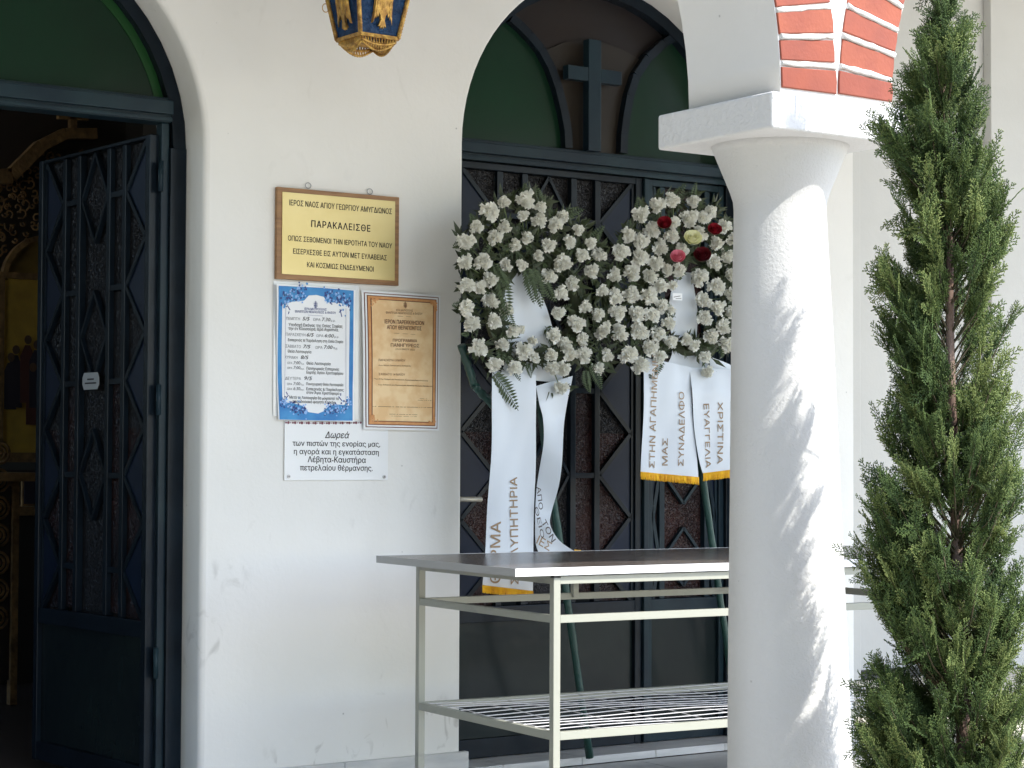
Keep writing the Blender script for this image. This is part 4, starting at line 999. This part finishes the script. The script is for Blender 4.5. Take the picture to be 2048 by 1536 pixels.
def rose_mesh(m):
    bm = bmesh.new(); R = random.Random(5)
    for lay, (rr, hh, np_) in enumerate(((.25, 1.0, 3), (.45, 1.02, 4), (.66, .95, 5), (.85, .8, 5))):
        for k in range(np_):
            a = k*2*PI/np_+lay*.7; prev = None
            for v in range(5):
                t = v/4; row = []
                for u in range(5):
                    s = (u-2)/2; ang = a+s*PI/np_*1.25; r_ = rr*math.sin(min(1, t*1.15)*PI/2)*(1+.10*lay*t**3)
                    z = -.7+1.5*hh*t*(1-.10*s*s); row.append(bm.verts.new((r_*math.cos(ang), r_*math.sin(ang), z)))
                if prev:
                    for j in range(4): f = bm.faces.new([prev[j], prev[j+1], row[j+1], row[j]]); f.smooth = True
                prev = row
    me = bpy.data.meshes.new('rose'); bm.to_mesh(me); bm.free(); me.materials.append(m); return me
def frond_mesh(seed, n=13, ln=1.0):
    R = random.Random(seed); bm = bmesh.new(); bend = R.uniform(-.25, .25)
    P = lambda t: Vector((bend*t*t, ln*t, .18*t*t))
    for k in range(n):
        t = .08+.9*k/n; p = P(t); L = .30*math.sin((t*.85+.12)*PI)**.8*(1.02-t*.45); w = .042*(1-t*.4)
        for s in (-1, 1):
            dr_ = Vector((s*.9, .42, R.uniform(-.12, .12))).normalized(); q = Vector((-dr_.y, dr_.x, 0))*1
            a = p; b = p+dr_*L*.45+q*w; c_ = p+dr_*L*R.uniform(.9, 1.05)+Vector((0, 0, -.02)); d = p+dr_*L*.45-q*w
            f = bm.faces.new([bm.verts.new(x) for x in ((a, b, c_, d) if s > 0 else (a, d, c_, b))])
    tube(bm, [P(t) for t in (0, .35, .7, 1)], .008, 4, False)
    me = bpy.data.meshes.new('fern_frond'); bm.to_mesh(me); bm.free(); me.materials.append(m_fern); return me
fr = [frond_mesh(s) for s in range(4)]
def fz(x, y, Y): return WY(900+x/3.4133, 360+y/3.4133, Y)
YR = 5.22
FACE = Vector((-.45, -.89, .05)).normalized()
def place(me, name, parent, pos, axis, scale, spin=None):
    o = bpy.data.objects.new(name, me); C.objects.link(o); o.parent = parent
    q = axis.to_track_quat('Z', 'Y') @ Matrix.Rotation(random.uniform(0, 6.28) if spin is None else spin, 4, 'Z').to_quaternion()
    m = Matrix.LocRotScale(pos, q, Vector((scale,)*3) if not isinstance(scale, Vector) else scale)
    o.matrix_basis = world_of(parent).inverted() @ m
    return o
w1 = [(365,155,40),(515,135,60),(620,185,38),(272,218,60),(497,240,38),(610,275,46),(765,250,44),(720,305,50),(180,322,44),(372,320,44),(875,340,38),(305,392,50),(525,395,42),(105,422,54),(443,445,42),(672,447,48),(817,428,42),(958,430,38),(605,518,36),(900,517,46),(1013,510,48),(105,565,48),(225,560,56),(378,580,42),(490,582,38),(770,570,60),(967,622,48),(670,663,50),(833,705,48),(272,685,50),(118,722,50),(200,735,42),(757,770,50),(1043,755,40),(272,828,54),(107,872,54),(925,865,42),(740,910,44),(1012,920,44),(390,890,44),(863,985,56),(145,980,56),(298,965,50),(428,1030,40),(705,1060,48),(900,1085,44),(1060,1010,40),(1025,1055,42),(775,1115,46),(195,1150,56),(362,1125,42),(505,1170,54),(575,1215,36),(690,1195,42),(820,1185,50),(910,1195,50),(1070,1200,42),(300,1255,52),(440,1285,50),(1012,1285,40),(700,1285,46),(768,1290,52),(757,1420,44),(480,1022,30),(562,1100,32)]
w2 = [(1415,170,54),(1520,140,50),(1660,150,44),(1303,240,56),(1630,265,62),(1728,262,50),(1775,215,44),(1380,345,54),(1530,290,44),(1218,378,48),(1300,420,56),(1515,380,50),(1437,465,54),(1705,370,54),(1872,320,46),(1165,497,56),(1820,435,48),(1295,530,56),(1405,568,52),(1580,478,44),(1890,520,50),(1798,560,54),(1925,410,40),(1125,650,46),(1238,632,60),(1365,660,52),(1480,615,44),(1565,615,46),(1435,730,50),(1520,720,34),(1705,665,62),(1920,645,44),(1230,780,56),(1355,785,56),(1125,800,52),(1820,728,60),(1925,780,48),(1440,860,46),(1725,820,54),(1275,915,60),(1380,925,52),(1145,905,56),(1825,872,52),(1920,900,44),(1495,980,44),(1735,945,54),(1290,1040,62),(1415,1055,52),(1155,1045,60),(1860,1005,52),(1505,1105,46),(1780,1070,54),(1615,1090,42),(1665,1130,42),(1365,1145,54),(1890,1120,52),(1220,1190,62),(1430,1210,44),(1300,1265,54),(1740,1210,42),(1758,1310,42),(1500,890,36),(1985,560,50),(2030,700,50),(2050,860,50),(2010,1000,50),(2000,420,50),(1970,1130,46),(2070,600,46)]
def wreath(label, pts, ringc, ringr, legs, seed, roses=()):
    random.seed(seed)
    cc = fz(*ringc, YR)
    root = empty('funeral_wreath', (cc.x, YR+.03, 0), label, 'wreath', 'wreaths on stands behind the table')
    # straw ring wrapped in dark green
    bm = bmesh.new(); a, b = ringr
    n = 40; P = []
    for k in range(n+1):
        t = k*2*PI/n; p = fz(ringc[0]+a*math.cos(t), ringc[1]+b*math.sin(t), YR+.035); P.append(p)
    tube(bm, P, .032, 10, False, [.030*random.uniform(.9, 1.1) for _ in P[:-1]]+[.03])
    obj('wreath_ring', bm, m_leafd, root)
    # leaf litter between the flowers
    L = []; F_ = []
    hole = (ringc[0], ringc[1])
    for (x, y, d) in pts:
        for k in range(38):
            aa = random.uniform(0, 6.28); rr = random.uniform(.1, 1)*62
            xx, yy = x+rr*math.cos(aa), y+rr*math.sin(aa)
            if ((xx-ringc[0])/(a-58))**2+((yy-ringc[1])/(b-62))**2 < 1: continue
            if y > ringc[1]+b+40 and random.random() < .75: continue
            p = fz(xx, yy, YR-.01+random.uniform(-.012, .03)); s = random.uniform(.012, .028)
            dirv = Vector((random.uniform(-1, 1), random.uniform(-.7, .1), random.uniform(-1, 1))).normalized(); sd = dirv.cross(Vector((random.uniform(-.4, .4), -1, random.uniform(-.4, .4)))).normalized()
            i = len(L); L += [p, p+dirv*s*.8+sd*s*.30, p+dirv*s*2.0+Vector((0, -.004, 0)), p+dirv*s*.8-sd*s*.30]; F_.append((i, i+1, i+2, i+3))
    o = obj('leaf_filling', (L, [], F_), m_leafd, root); o['kind'] = 'stuff'
    sp = 0
    for (x, y, d) in pts:
        low = y > ringc[1]+b*.95
        p = fz(x, y, YR-.045+random.uniform(-.012, .012)); ax = (FACE+Vector((random.uniform(-.35, .35), 0, random.uniform(-.35, .35)))).normalized()
        place(random.choice(car), 'carnation', root, p, ax, d/3.4133/650*1.06)
        # stem running back into the ring
        t = math.atan2((y-ringc[1])/b, (x-ringc[0])/a); q = fz(ringc[0]+a*math.cos(t), ringc[1]+b*math.sin(t), YR+.02)
        bm = bmesh.new(); tube(bm, [p-ax*.01, p.lerp(q, .5)+Vector((0, .01, 0)), q], .0016, 4, False); obj('stem', bm, m_stem, root)
        if random.random() < .62:
            aa = math.atan2(y-ringc[1], x-ringc[0])+random.uniform(-1.3, 1.3)
            dv = Vector((math.cos(aa)*.85, random.uniform(-.25, .0), -math.sin(aa))).normalized()
            zax = Vector((random.uniform(-.4, .2), -1, random.uniform(-.2, .3))); zax = (zax-dv*zax.dot(dv)).normalized(); xax = dv.cross(zax)
            s = random.uniform(.075, .12)
            st = fz(x, y, YR-.012+random.uniform(-.01, .01))-dv*s*.35
            if low and random.random() < .5: continue
            o = bpy.data.objects.new('fern_frond', random.choice(fr)); C.objects.link(o); o.parent = root
            m = Matrix((xax, dv, zax)).transposed().to_4x4() @ Matrix.Scale(s, 4); m.translation = st
            o.matrix_basis = world_of(root).inverted() @ m
    for (x, y, d, m) in roses:
        p = fz(x, y, YR-.085); place(rose_mesh(m), 'rose', root, p, Vector((-.45+random.uniform(-.2, .2), -.7, .5)).normalized(), d/3.4133/650)
    for (p, q, wd) in legs:
        bm = bmesh.new(); n = 14; pts_ = [p.lerp(q, k/n)+Vector((random.uniform(-.0015, .0015), random.uniform(-.0015, .0015), 0)) for k in range(n+1)]
        tube(bm, pts_, wd, 7, True, [wd*random.uniform(.9, 1.12) for _ in pts_]); obj('stand_leg', bm, m_wrap, root)
    return root
def frond_at(root, a, b, off=-.03, sc=None, me=None):
    A = fz(*a, YR+off); B = fz(*b, YR+off-.015); dv = (B-A); s = dv.length; dv.normalize(); z = Vector((-.3, -1, .1)); z = (z-dv*z.dot(dv)).normalized(); xax = dv.cross(z)
    o = bpy.data.objects.new('fern_frond', me or random.choice(fr)); C.objects.link(o); o.parent = root
    m = Matrix((xax, dv, z)).transposed().to_4x4() @ Matrix.Scale(s, 4); m.translation = A
    o.matrix_basis = world_of(root).inverted() @ m
gp = lambda x, y, Y: WY(x, y, Y)
fl = lambda x, y: WZ(x, y, .028)
W1 = wreath('left wreath of white carnations and fern, its ribbons hanging behind the table', w1, (585, 880), (290, 330),
            [(gp(1078, 800, YR+.06), Vector((gp(1172, 1536, 5.42).x, 5.40, .03)), .0125), (gp(922, 690, YR+.05), gp(948, 770, YR+.05), .013), (gp(948, 770, YR+.05), gp(1000, 826, YR+.05), .013)], 11)
W2 = wreath('wreath with red, pink and yellow roses among white carnations, half behind the column', w2, (1605, 830), (300, 330),
            [(gp(1385, 820, YR+.06), Vector((gp(1475, 1440, 5.42).x, 5.40, .03)), .0125), (gp(1500, 600, YR+.06), gp(1560, 1536, 5.45), .012)], 23,
            [(1465, 300, 48, m_red), (1805, 345, 48, m_red), (1722, 520, 58, m_dred), (1655, 405, 60, m_yel), (1555, 530, 50, m_pink)])
for a, b in (((560, 600), (660, 860)), ((520, 590), (600, 840)), ((620, 640), (690, 850)), ((320, 610), (440, 910)), ((340, 800), (410, 1020)), ((300, 560), (380, 760)), ((600, 600), (520, 760)), ((130, 1040), (75, 1080)), ((960, 1250), (1050, 1420)), ((930, 1290), (925, 1460)), ((520, 1250), (570, 1350)), ((380, 1200), (500, 1350)), ((1000, 1180), (1080, 1290)), ((290, 1310), (480, 1540)), ((350, 470), (480, 440)), ((1000, 560), (1050, 600))):
    frond_at(W1, a, b)
for a, b in (((1690, 130), (1720, 200)), ((1760, 180), (1770, 240)), ((1340, 900), (1430, 905)), ((1440, 800), (1520, 920)), ((1300, 820), (1360, 860)), ((1560, 600), (1620, 640)), ((1640, 620), (1700, 600)), ((1340, 1320), (1400, 1370)), ((1850, 1180), (1870, 1220)), ((1900, 460), (1860, 480))):
    frond_at(W2, a, b)

A = WY(1345, 600, YR-.02); B = WY(1364, 587, YR-.02)
bm = bmesh.new(); box(bm, A.x, B.x, YR-.021, YR-.0203, A.z, B.z); cdd = obj('florist_card', bm, m_paper, W2)
bm = bmesh.new(); beam(bm, (A.x+.004, YR-.0215, (A.z+B.z)/2-.002), (B.x-.008, YR-.0215, (A.z+B.z)/2+.003), .0018, .0004); beam(bm, (A.x+.012, YR-.0215, A.z+.005), (B.x-.004, YR-.0215, A.z+.007), .0014, .0004); obj('card_scribble', bm, m_ink, cdd)
# white cloth and ribbons
def P8(x, y, Y): return WY(900+x/3.4133, 740+y/3.4133, Y)
def ribbon(name, rows, parent, yb, wav, m=m_silk, sub=5, nx=14, th=.0008, name2=None):
    """rows: list of (left px, right px, y offset); px are photo coordinates measured on the ribbon's own plane"""
    pts = []
    for i in range(len(rows)-1):
        for s in range(sub):
            t = s/sub; a, b = rows[i], rows[i+1]
            def cr(k, c):  # catmull-rom for smooth edges
                r0 = rows[max(i-1, 0)][k][c]; r1 = a[k][c]; r2 = b[k][c]; r3 = rows[min(i+2, len(rows)-1)][k][c]
                return .5*((2*r1)+(-r0+r2)*t+(2*r0-5*r1+4*r2-r3)*t*t+(-r0+3*r1-3*r2+r3)*t**3)
            o0 = a[2]*(1-t)+b[2]*t; o1 = a[3]*(1-t)+b[3]*t
            pts.append(((cr(0, 0), cr(0, 1)), (cr(1, 0), cr(1, 1)), o0, o1))
    pts.append(rows[-1])
    bm = bmesh.new(); G = []
    for (l, r, o0, o1) in pts:
        row = []
        for j in range(nx+1):
            u = j/nx; y = yb+o0*(1-u)+o1*u
            p = WY(l[0]+(r[0]-l[0])*u, l[1]+(r[1]-l[1])*u, y); p.y += wav(p.x, p.z); row.append(p)
        G.append(row)
    for s in (0, 1):
        V = [[bm.verts.new(p+Vector((0, s*th, 0))) for p in row] for row in G]
        for i in range(len(V)-1):
            for j in range(nx):
                q = [V[i][j], V[i+1][j], V[i+1][j+1], V[i][j+1]]; f = bm.faces.new(q if s == 0 else q[::-1]); f.smooth = True
    return obj(name, bm, m, parent)
wv1 = lambda x, z: .0035*math.sin(x*34+z*6)+.002*math.sin(z*13+x*5)+.0015*math.sin(x*70-z*23)
nowav = lambda x, z: .0035*math.sin(x*35+z*9)
def fringe(parent, a, b, h, yb, wav):
    """row of yarn strands along the hem from a to b (px), h px long"""
    bm = bmesh.new(); A = WY(*a, yb-.002); B = WY(*b, yb-.002); n = int((B-A).length/.0019)
    for k in range(n):
        p = A.lerp(B, (k+.5)/n); p.y += wav(p.x, p.z); L = h/650*random.uniform(.93, 1.06)
        tube(bm, [p+Vector((0, 0, .001)), p+Vector((random.uniform(-.0008, .0008), random.uniform(-.002, .001), -L*.5)), p+Vector((random.uniform(-.0015, .0015), random.uniform(-.002, .001), -L))], .0014, 4)
    return obj('fringe', bm, m_fringe, parent)
YT = 5.175
# left wreath: cloth in the ring, straight ribbon, twisted ribbon
ribbon('satin_cloth', [((1002, 540), (1045, 540), .01, .01), ((1008, 620), (1085, 600), 0, .0), ((1012, 680), (1108, 680), .0, -.01), ((1008, 730), (1122, 730), 0, -.01), ((990, 755), (1125, 765), 0, 0)], W1, YR+.01, lambda x, z: .008*math.sin(x*30+z*18))
rA = ribbon('ribbon', [((986, 742), (1070, 750), .02, .02), ((984, 800), (1072, 800), .004, .0), ((981, 900), (1071, 895), 0, 0), ((976, 1000), (1069, 1000), 0, 0), ((972, 1105), (1068, 1105), 0, 0), ((966, 1172), (1068, 1182), 0, 0)], W1, YT, wv1)
fringe(rA, (966, 1171), (1068, 1183), 14, YT, wv1)
yA = lambda x, z: YT+wv1(x, z)-.0022
for s, a, b, h in (('ΘΕΡΜΑ', (1000, 1166), (1000, 1043), 22), ('ΣΥΛΛΥΠΗΤΗΡΙΑ', (1036, 1168), (1034, 954), 19)):
    add_text(rA, s, WY(*a, YT), WY(*b, YT), h/650, m_gold_ink, yA, bold=.012)
def R8(l, r, a, b): return ((900+l[0]/3.4133, 740+l[1]/3.4133), (900+r[0]/3.4133, 740+r[1]/3.4133), a, b)
rB = ribbon('ribbon', [R8((585, 110), (835, 40), .02, .02), R8((605, 230), (812, 150), .0, .0), R8((630, 330), (790, 300), .0, .01), R8((636, 480), (778, 440), .01, -.01), R8((618, 640), (762, 620), .012, -.02), R8((598, 800), (738, 800), .01, -.02), R8((583, 950), (700, 960), .0, -.01), R8((578, 1080), (690, 1060), 0, -.02), R8((580, 1180), (752, 1165), 0, -.015), R8((600, 1246), (850, 1240), 0, .0)], W1, YT+.012, lambda x, z: .004*math.sin(x*40+z*14), sub=5)
yB = lambda x, z: YT-.012
for s, a, b, h, mm in (('ΑΠΟ', (590, 798), (608, 955), 34, m_blk_ink), ('ΤΟΝ', (622, 1040), (694, 1180), 42, m_blk_ink), ('ΘΕΙΟ', (576, 940), (622, 1150), 30, m_blk_ink), ('ΙΕΣ', (588, 1182), (676, 1236), 58, m_gold_ink)):
    add_text(rB, s, P8(*a, YT-.012), P8(*b, YT-.012), h/3.4133/650, mm, yB, bold=.014)
fringe(rB, (1149, 1100), (1163, 1101), 4, YT+.01, nowav)
# right wreath
ribbon('satin_cloth', [((1348, 545), (1385, 545), .01, .01), ((1340, 620), (1392, 620), 0, 0), ((1345, 690), (1400, 700), 0, 0), ((1330, 730), (1470, 735), 0, 0), ((1295, 755), (1490, 775), 0, 0)], W2, YR+.01, lambda x, z: .008*math.sin(x*30+z*18))
rC = ribbon('ribbon', [((1289, 715), (1385, 735), .02, .02), ((1287, 790), (1383, 790), 0, .004), ((1285, 860), (1388, 860), 0, 0), ((1281, 945), (1398, 955), 0, 0)], W2, YT, wv1)
fringe(rC, (1281, 944), (1399, 955), 15, YT, wv1)
for s, a, b, h in (('ΣΤΗΝ ΑΓΑΠΗΜΕΝΗ', (1309, 936), (1316, 712), 15), ('ΜΑΣ', (1336, 931), (1336, 877), 13), ('ΣΥΝΑΔΕΛΦΟ', (1366, 932), (1366, 784), 14)):
    add_text(rC, s, WY(*a, YT), WY(*b, YT), h/650, m_gold_ink, yA, bold=.012)
YT2 = YT-.006
rD = ribbon('ribbon', [((1380, 735), (1490, 740), .03, .03), ((1384, 780), (1492, 790), 0, 0), ((1388, 850), (1495, 850), 0, 0), ((1396, 910), (1497, 905), 0, 0), ((1408, 948), (1500, 935), 0, 0)], W2, YT2, wv1)
fringe(rD, (1408, 947), (1500, 935), 16, YT2, wv1)
for s, a, b, h in (('ΕΥΑΓΓΕΛΙΑ', (1407, 808), (1413, 936), 13), ('ΧΡΙΣΤΙΝΑ', (1434, 804), (1434, 928), 13), ('ΛΑΜΠΡΟΣ', (1459, 804), (1459, 916), 13)):
    add_text(rD, s, WY(*a, YT2), WY(*b, YT2), h/650, m_gold_ink, lambda x, z: yA(x, z)-.006, bold=.012)

# ---------------------------------------------------------------- cypress
random.seed(3); rng = np.random.default_rng(3)
TX, TY = 2.935, 2.803
cyp = empty('cypress_tree', (TX, TY, -.16), 'slender young cypress in front of the column, its trunk showing through', 'tree')
def tz(y): return WY(1905, y, TY).z
def spray(seed):
    """flat branching spray of scale-leaf twigs: thin 4-sided tapering blades"""
    R = random.Random(seed); V = []; F_ = []; T = []
    def seg(p, q, w, tone):
        d = (q-p).normalized(); a = d.cross(Vector((0, 0, 1))); a = (a if a.length > .1 else Vector((1, 0, 0))).normalized(); b = d.cross(a)
        i = len(V); m = p.lerp(q, .45)
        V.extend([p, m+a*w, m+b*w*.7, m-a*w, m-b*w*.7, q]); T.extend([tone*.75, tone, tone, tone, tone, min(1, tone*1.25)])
        for k in range(4): F_.append((i, i+1+k, i+1+(k+1) % 4)); F_.append((i+5, i+1+(k+1) % 4, i+1+k))
    n = 7; p = Vector((0, 0, 0)); ang = 0; L = .15
    for k in range(n):
        ang += R.uniform(-.14, .14); q = p+Vector((math.sin(ang), math.cos(ang), R.uniform(-.06, .06)))*L
        seg(p, q, .015, .30)
        for s in (-1, 1):
            if k < 1: continue
            bl = (.40-.045*k)*R.uniform(.75, 1.15); a2 = ang+s*R.uniform(.55, .8); pp = q-(q-p)*.3
            m = 3 if bl > .2 else 2
            for j in range(m):
                qq = pp+Vector((math.sin(a2), math.cos(a2), R.uniform(-.12, .12)))*bl/m; seg(pp, qq, .018, .42+.14*j)
                for s2 in (-1, 1):
                    if R.random() < .92:
                        a3 = a2+s2*R.uniform(.45, .75); l3 = bl*.36*R.uniform(.7, 1.2); seg(pp.lerp(qq, .7), pp.lerp(qq, .7)+Vector((math.sin(a3), math.cos(a3), R.uniform(-.2, .2)))*l3, .017, .68)
                a2 -= s*.14; pp = qq
        p = q
    seg(p, p+Vector((math.sin(ang), math.cos(ang), 0))*.1, .016, .7)
    return np.array([tuple(v) for v in V]), np.array(F_), np.array(T)
sprays = [spray(s) for s in range(7)]
# silhouette: (photo row, left px, right px)
prof = [(-230, 1885, 1905), (-160, 1868, 1925), (-80, 1845, 1950), (0, 1822, 1962), (60, 1826, 1952), (120, 1795, 1976), (200, 1785, 1962), (260, 1752, 1985), (340, 1748, 2010), (420, 1768, 2035), (500, 1756, 2022), (560, 1746, 2004), (620, 1762, 2018), (700, 1772, 2045), (780, 1786, 2052), (860, 1772, 2052), (950, 1742, 2050), (1020, 1732, 2030), (1100, 1712, 2040), (1180, 1728, 2052), (1260, 1772, 2056), (1330, 1752, 2060), (1400, 1718, 2066), (1480, 1712, 2062), (1560, 1722, 2066), (1680, 1750, 2060), (1800, 1790, 2030)]
pz = np.array([tz(p[0]) for p in prof])[::-1]
zc = .564*TX+.825*TY; pxm = F_PX/zc
axl = np.array([p[1] for p in prof])[::-1]; axr = np.array([p[2] for p in prof])[::-1]
def prof_at(z, ang):
    l = np.interp(z, pz, axl); r = np.interp(z, pz, axr); c_ = np.interp(z, [tz(1536), tz(700), tz(0)], [1932, 1908, 1893])
    # view-right component of the direction decides which flank of the outline applies
    s = math.cos(ang)*R2.x+math.sin(ang)*R2.y
    rr = (r-c_) if s > 0 else (c_-l); base = (r-l)/2
    k = abs(s); return (rr*k+base*(1-k))/pxm
cz_ = [tz(1536), tz(700), tz(0)]
def axis_at(z):
    px = np.interp(z, cz_, [1932, 1908, 1893]); off = (px-1905)/pxm
    return Vector((TX+R2.x*off, TY+R2.y*off, z))
bm = bmesh.new(); zs_ = np.linspace(-.16, tz(-215), 26)
tube(bm, [axis_at(max(z, .0))*1.0+Vector((.004*math.sin(z*9), .004*math.cos(z*7), z-max(z, 0.0))) for z in zs_], .02, 12, True, [max(.0035, (.017*(1-(z+.16)/2.35)**.8)) for z in zs_])
obj('trunk', bm, m_bark, cyp)
bb = bmesh.new(); AV = []; AF = []; AT = []; nv = 0
ztop = tz(-230); zbot = .02
# foliage masses: photo column, row, half width, half height, share
CL = [(1893, -150, 22, 90, 2), (1893, -30, 34, 75, 3), (1895, 60, 46, 65, 4), (1856, 130, 38, 60, 3.4), (1922, 130, 36, 66, 3.4), (1838, 200, 36, 50, 3), (1888, 230, 54, 66, 5), (1940, 215, 28, 60, 1.2),
      (1788, 285, 32, 50, 2.4), (1850, 320, 58, 55, 5), (1940, 350, 40, 60, 3.5), (1990, 385, 34, 62, 2.8), (1880, 420, 82, 60, 7), (1972, 460, 52, 55, 4), (1905, 500, 70, 45, 4.5),
      (1790, 545, 45, 55, 3.2), (1850, 590, 48, 55, 4), (1975, 585, 38, 40, 2.2), (1800, 650, 34, 50, 2.4), (1840, 700, 52, 60, 5), (1995, 640, 46, 24, 1.5), (1945, 740, 40, 55, 2.5),
      (1860, 790, 70, 60, 6), (1990, 830, 56, 62, 5), (1820, 860, 52, 60, 4), (1960, 920, 72, 62, 6.5), (1860, 930, 62, 50, 4), (2010, 960, 42, 55, 3), 
      (1785, 1010, 52, 60, 4.5), (1850, 1060, 60, 55, 4.5), (1770, 1110, 58, 60, 5), (1870, 1150, 80, 60, 7), (1975, 1060, 50, 55, 3.5), (1790, 1190, 48, 50, 3.5), (1960, 1190, 70, 70, 6), (2020, 1200, 40, 70, 3),
      (1850, 1250, 66, 50, 4.5), (1930, 1300, 78, 60, 6), (2010, 1330, 56, 70, 4.5), (1775, 1370, 50, 60, 4), (1830, 1420, 70, 60, 5.5), (1755, 1450, 46, 60, 4), (1900, 1400, 60, 60, 4),
      (1780, 1520, 66, 60, 5), (1990, 1450, 72, 70, 6), (1880, 1530, 80, 60, 5), (2010, 1540, 60, 60, 4), (1800, 1620, 70, 70, 4), (1930, 1650, 90, 80, 5), (1880, 1760, 90, 80, 4), (1960, 1780, 80, 70, 3)]
Fh = Vector((Fv.x, Fv.y, 0)).normalized(); Rh = Vector((R2.x, R2.y, 0)).normalized()
tot = sum(c[4] for c in CL); NB = 720
for (cx_, cy_, rx, ry, wt) in CL:
    nb = max(2, int(NB*wt/tot))
    R0 = math.sqrt(max(.0004, (rx/pxm)**2))
    cdep = random.uniform(-.035, .035); ctone = random.gauss(.07, .08)
    for _ in range(nb):
        while True:
            a_, b_ = random.uniform(-1, 1), random.uniform(-1, 1)
            if a_*a_+b_*b_ < 1: break
        px_ = cx_+a_*rx*.95; py_ = cy_+b_*ry*.86
        z_tip = tz(py_)
        if z_tip < .0: continue
        off = (px_-1905)/pxm
        axp = axis_at(z_tip); lat = off-(axp-Vector((TX, TY, z_tip))).dot(Rh)
        # thickness of the crown in depth follows its width at this height
        Rw = (np.interp(z_tip, pz, axr)-np.interp(z_tip, pz, axl))/2/pxm
        dmax = math.sqrt(max(Rw*Rw-lat*lat*.8, .0009))*.92
        dep = random.uniform(-dmax, dmax)+cdep*.5
        tip = axp+Rh*lat+Fh*dep
        hor = Vector((tip.x-axp.x, tip.y-axp.y, 0)); rad = max(hor.length, .012); hd = hor.normalized()
        ang = math.atan2(hd.y, hd.x)
        rise = rad*random.uniform(.7, 1.4)+.03
        A = axis_at(max(.0, z_tip-rise))
        mid = A.lerp(tip, .55)+Vector((hd.x, hd.y, -.6))*rad*.10
        tube(bb, [A, mid, tip], .002, 4, False, [.0024, .0015, .0007])
        ns = int(7+rad*34); btone = random.gauss(ctone, .13)
        for k in range(ns):
            u = .42+.58*(k+random.random())/ns
            p = (A*(1-u)**2+mid*2*u*(1-u)+tip*u*u)
            out = Vector((math.cos(ang+random.gauss(0, .7)), math.sin(ang+random.gauss(0, .7)), 0))
            d = (out*random.uniform(.2, .8)+Vector((0, 0, random.uniform(.5, 1.15)))).normalized()
            if random.random() < .07: d = (out+Vector((0, 0, random.uniform(-.8, .1)))).normalized()
            x = d.cross(Vector((random.gauss(0, 1), random.gauss(0, 1), random.gauss(0, .6)))).normalized(); zz_ = x.cross(d)
            s = random.uniform(.046, .082)
            V, F2, T = random.choice(sprays)
            Mx = np.array([[x.x, d.x, zz_.x], [x.y, d.y, zz_.y], [x.z, d.z, zz_.z]])*s
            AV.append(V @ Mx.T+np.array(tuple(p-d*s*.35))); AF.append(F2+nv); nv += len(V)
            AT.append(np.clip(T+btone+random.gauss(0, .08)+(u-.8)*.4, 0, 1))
obj('twigs', bb, mat('green_twig_bark', (.06, .06, .028), .8, col2=(.10, .075, .045), nscale=20), cyp)['kind'] = 'stuff'
AV = np.concatenate(AV); AF = np.concatenate(AF); AT = np.concatenate(AT)
AV = AV-np.array([TX, TY, -.16])
me = bpy.data.meshes.new('foliage'); me.vertices.add(len(AV)); me.vertices.foreach_set('co', AV.ravel().astype(np.float32))
me.loops.add(AF.size); me.loops.foreach_set('vertex_index', AF.ravel().astype(np.int32))
me.polygons.add(len(AF)); me.polygons.foreach_set('loop_start', np.arange(0, AF.size, 3, dtype=np.int32)); me.polygons.foreach_set('loop_total', np.full(len(AF), 3, dtype=np.int32))
at = me.attributes.new('tone', 'FLOAT', 'POINT'); at.data.foreach_set('value', AT.astype(np.float32))
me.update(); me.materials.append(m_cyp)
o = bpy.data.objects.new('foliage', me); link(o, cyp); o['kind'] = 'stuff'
print('foliage tris', len(AF))
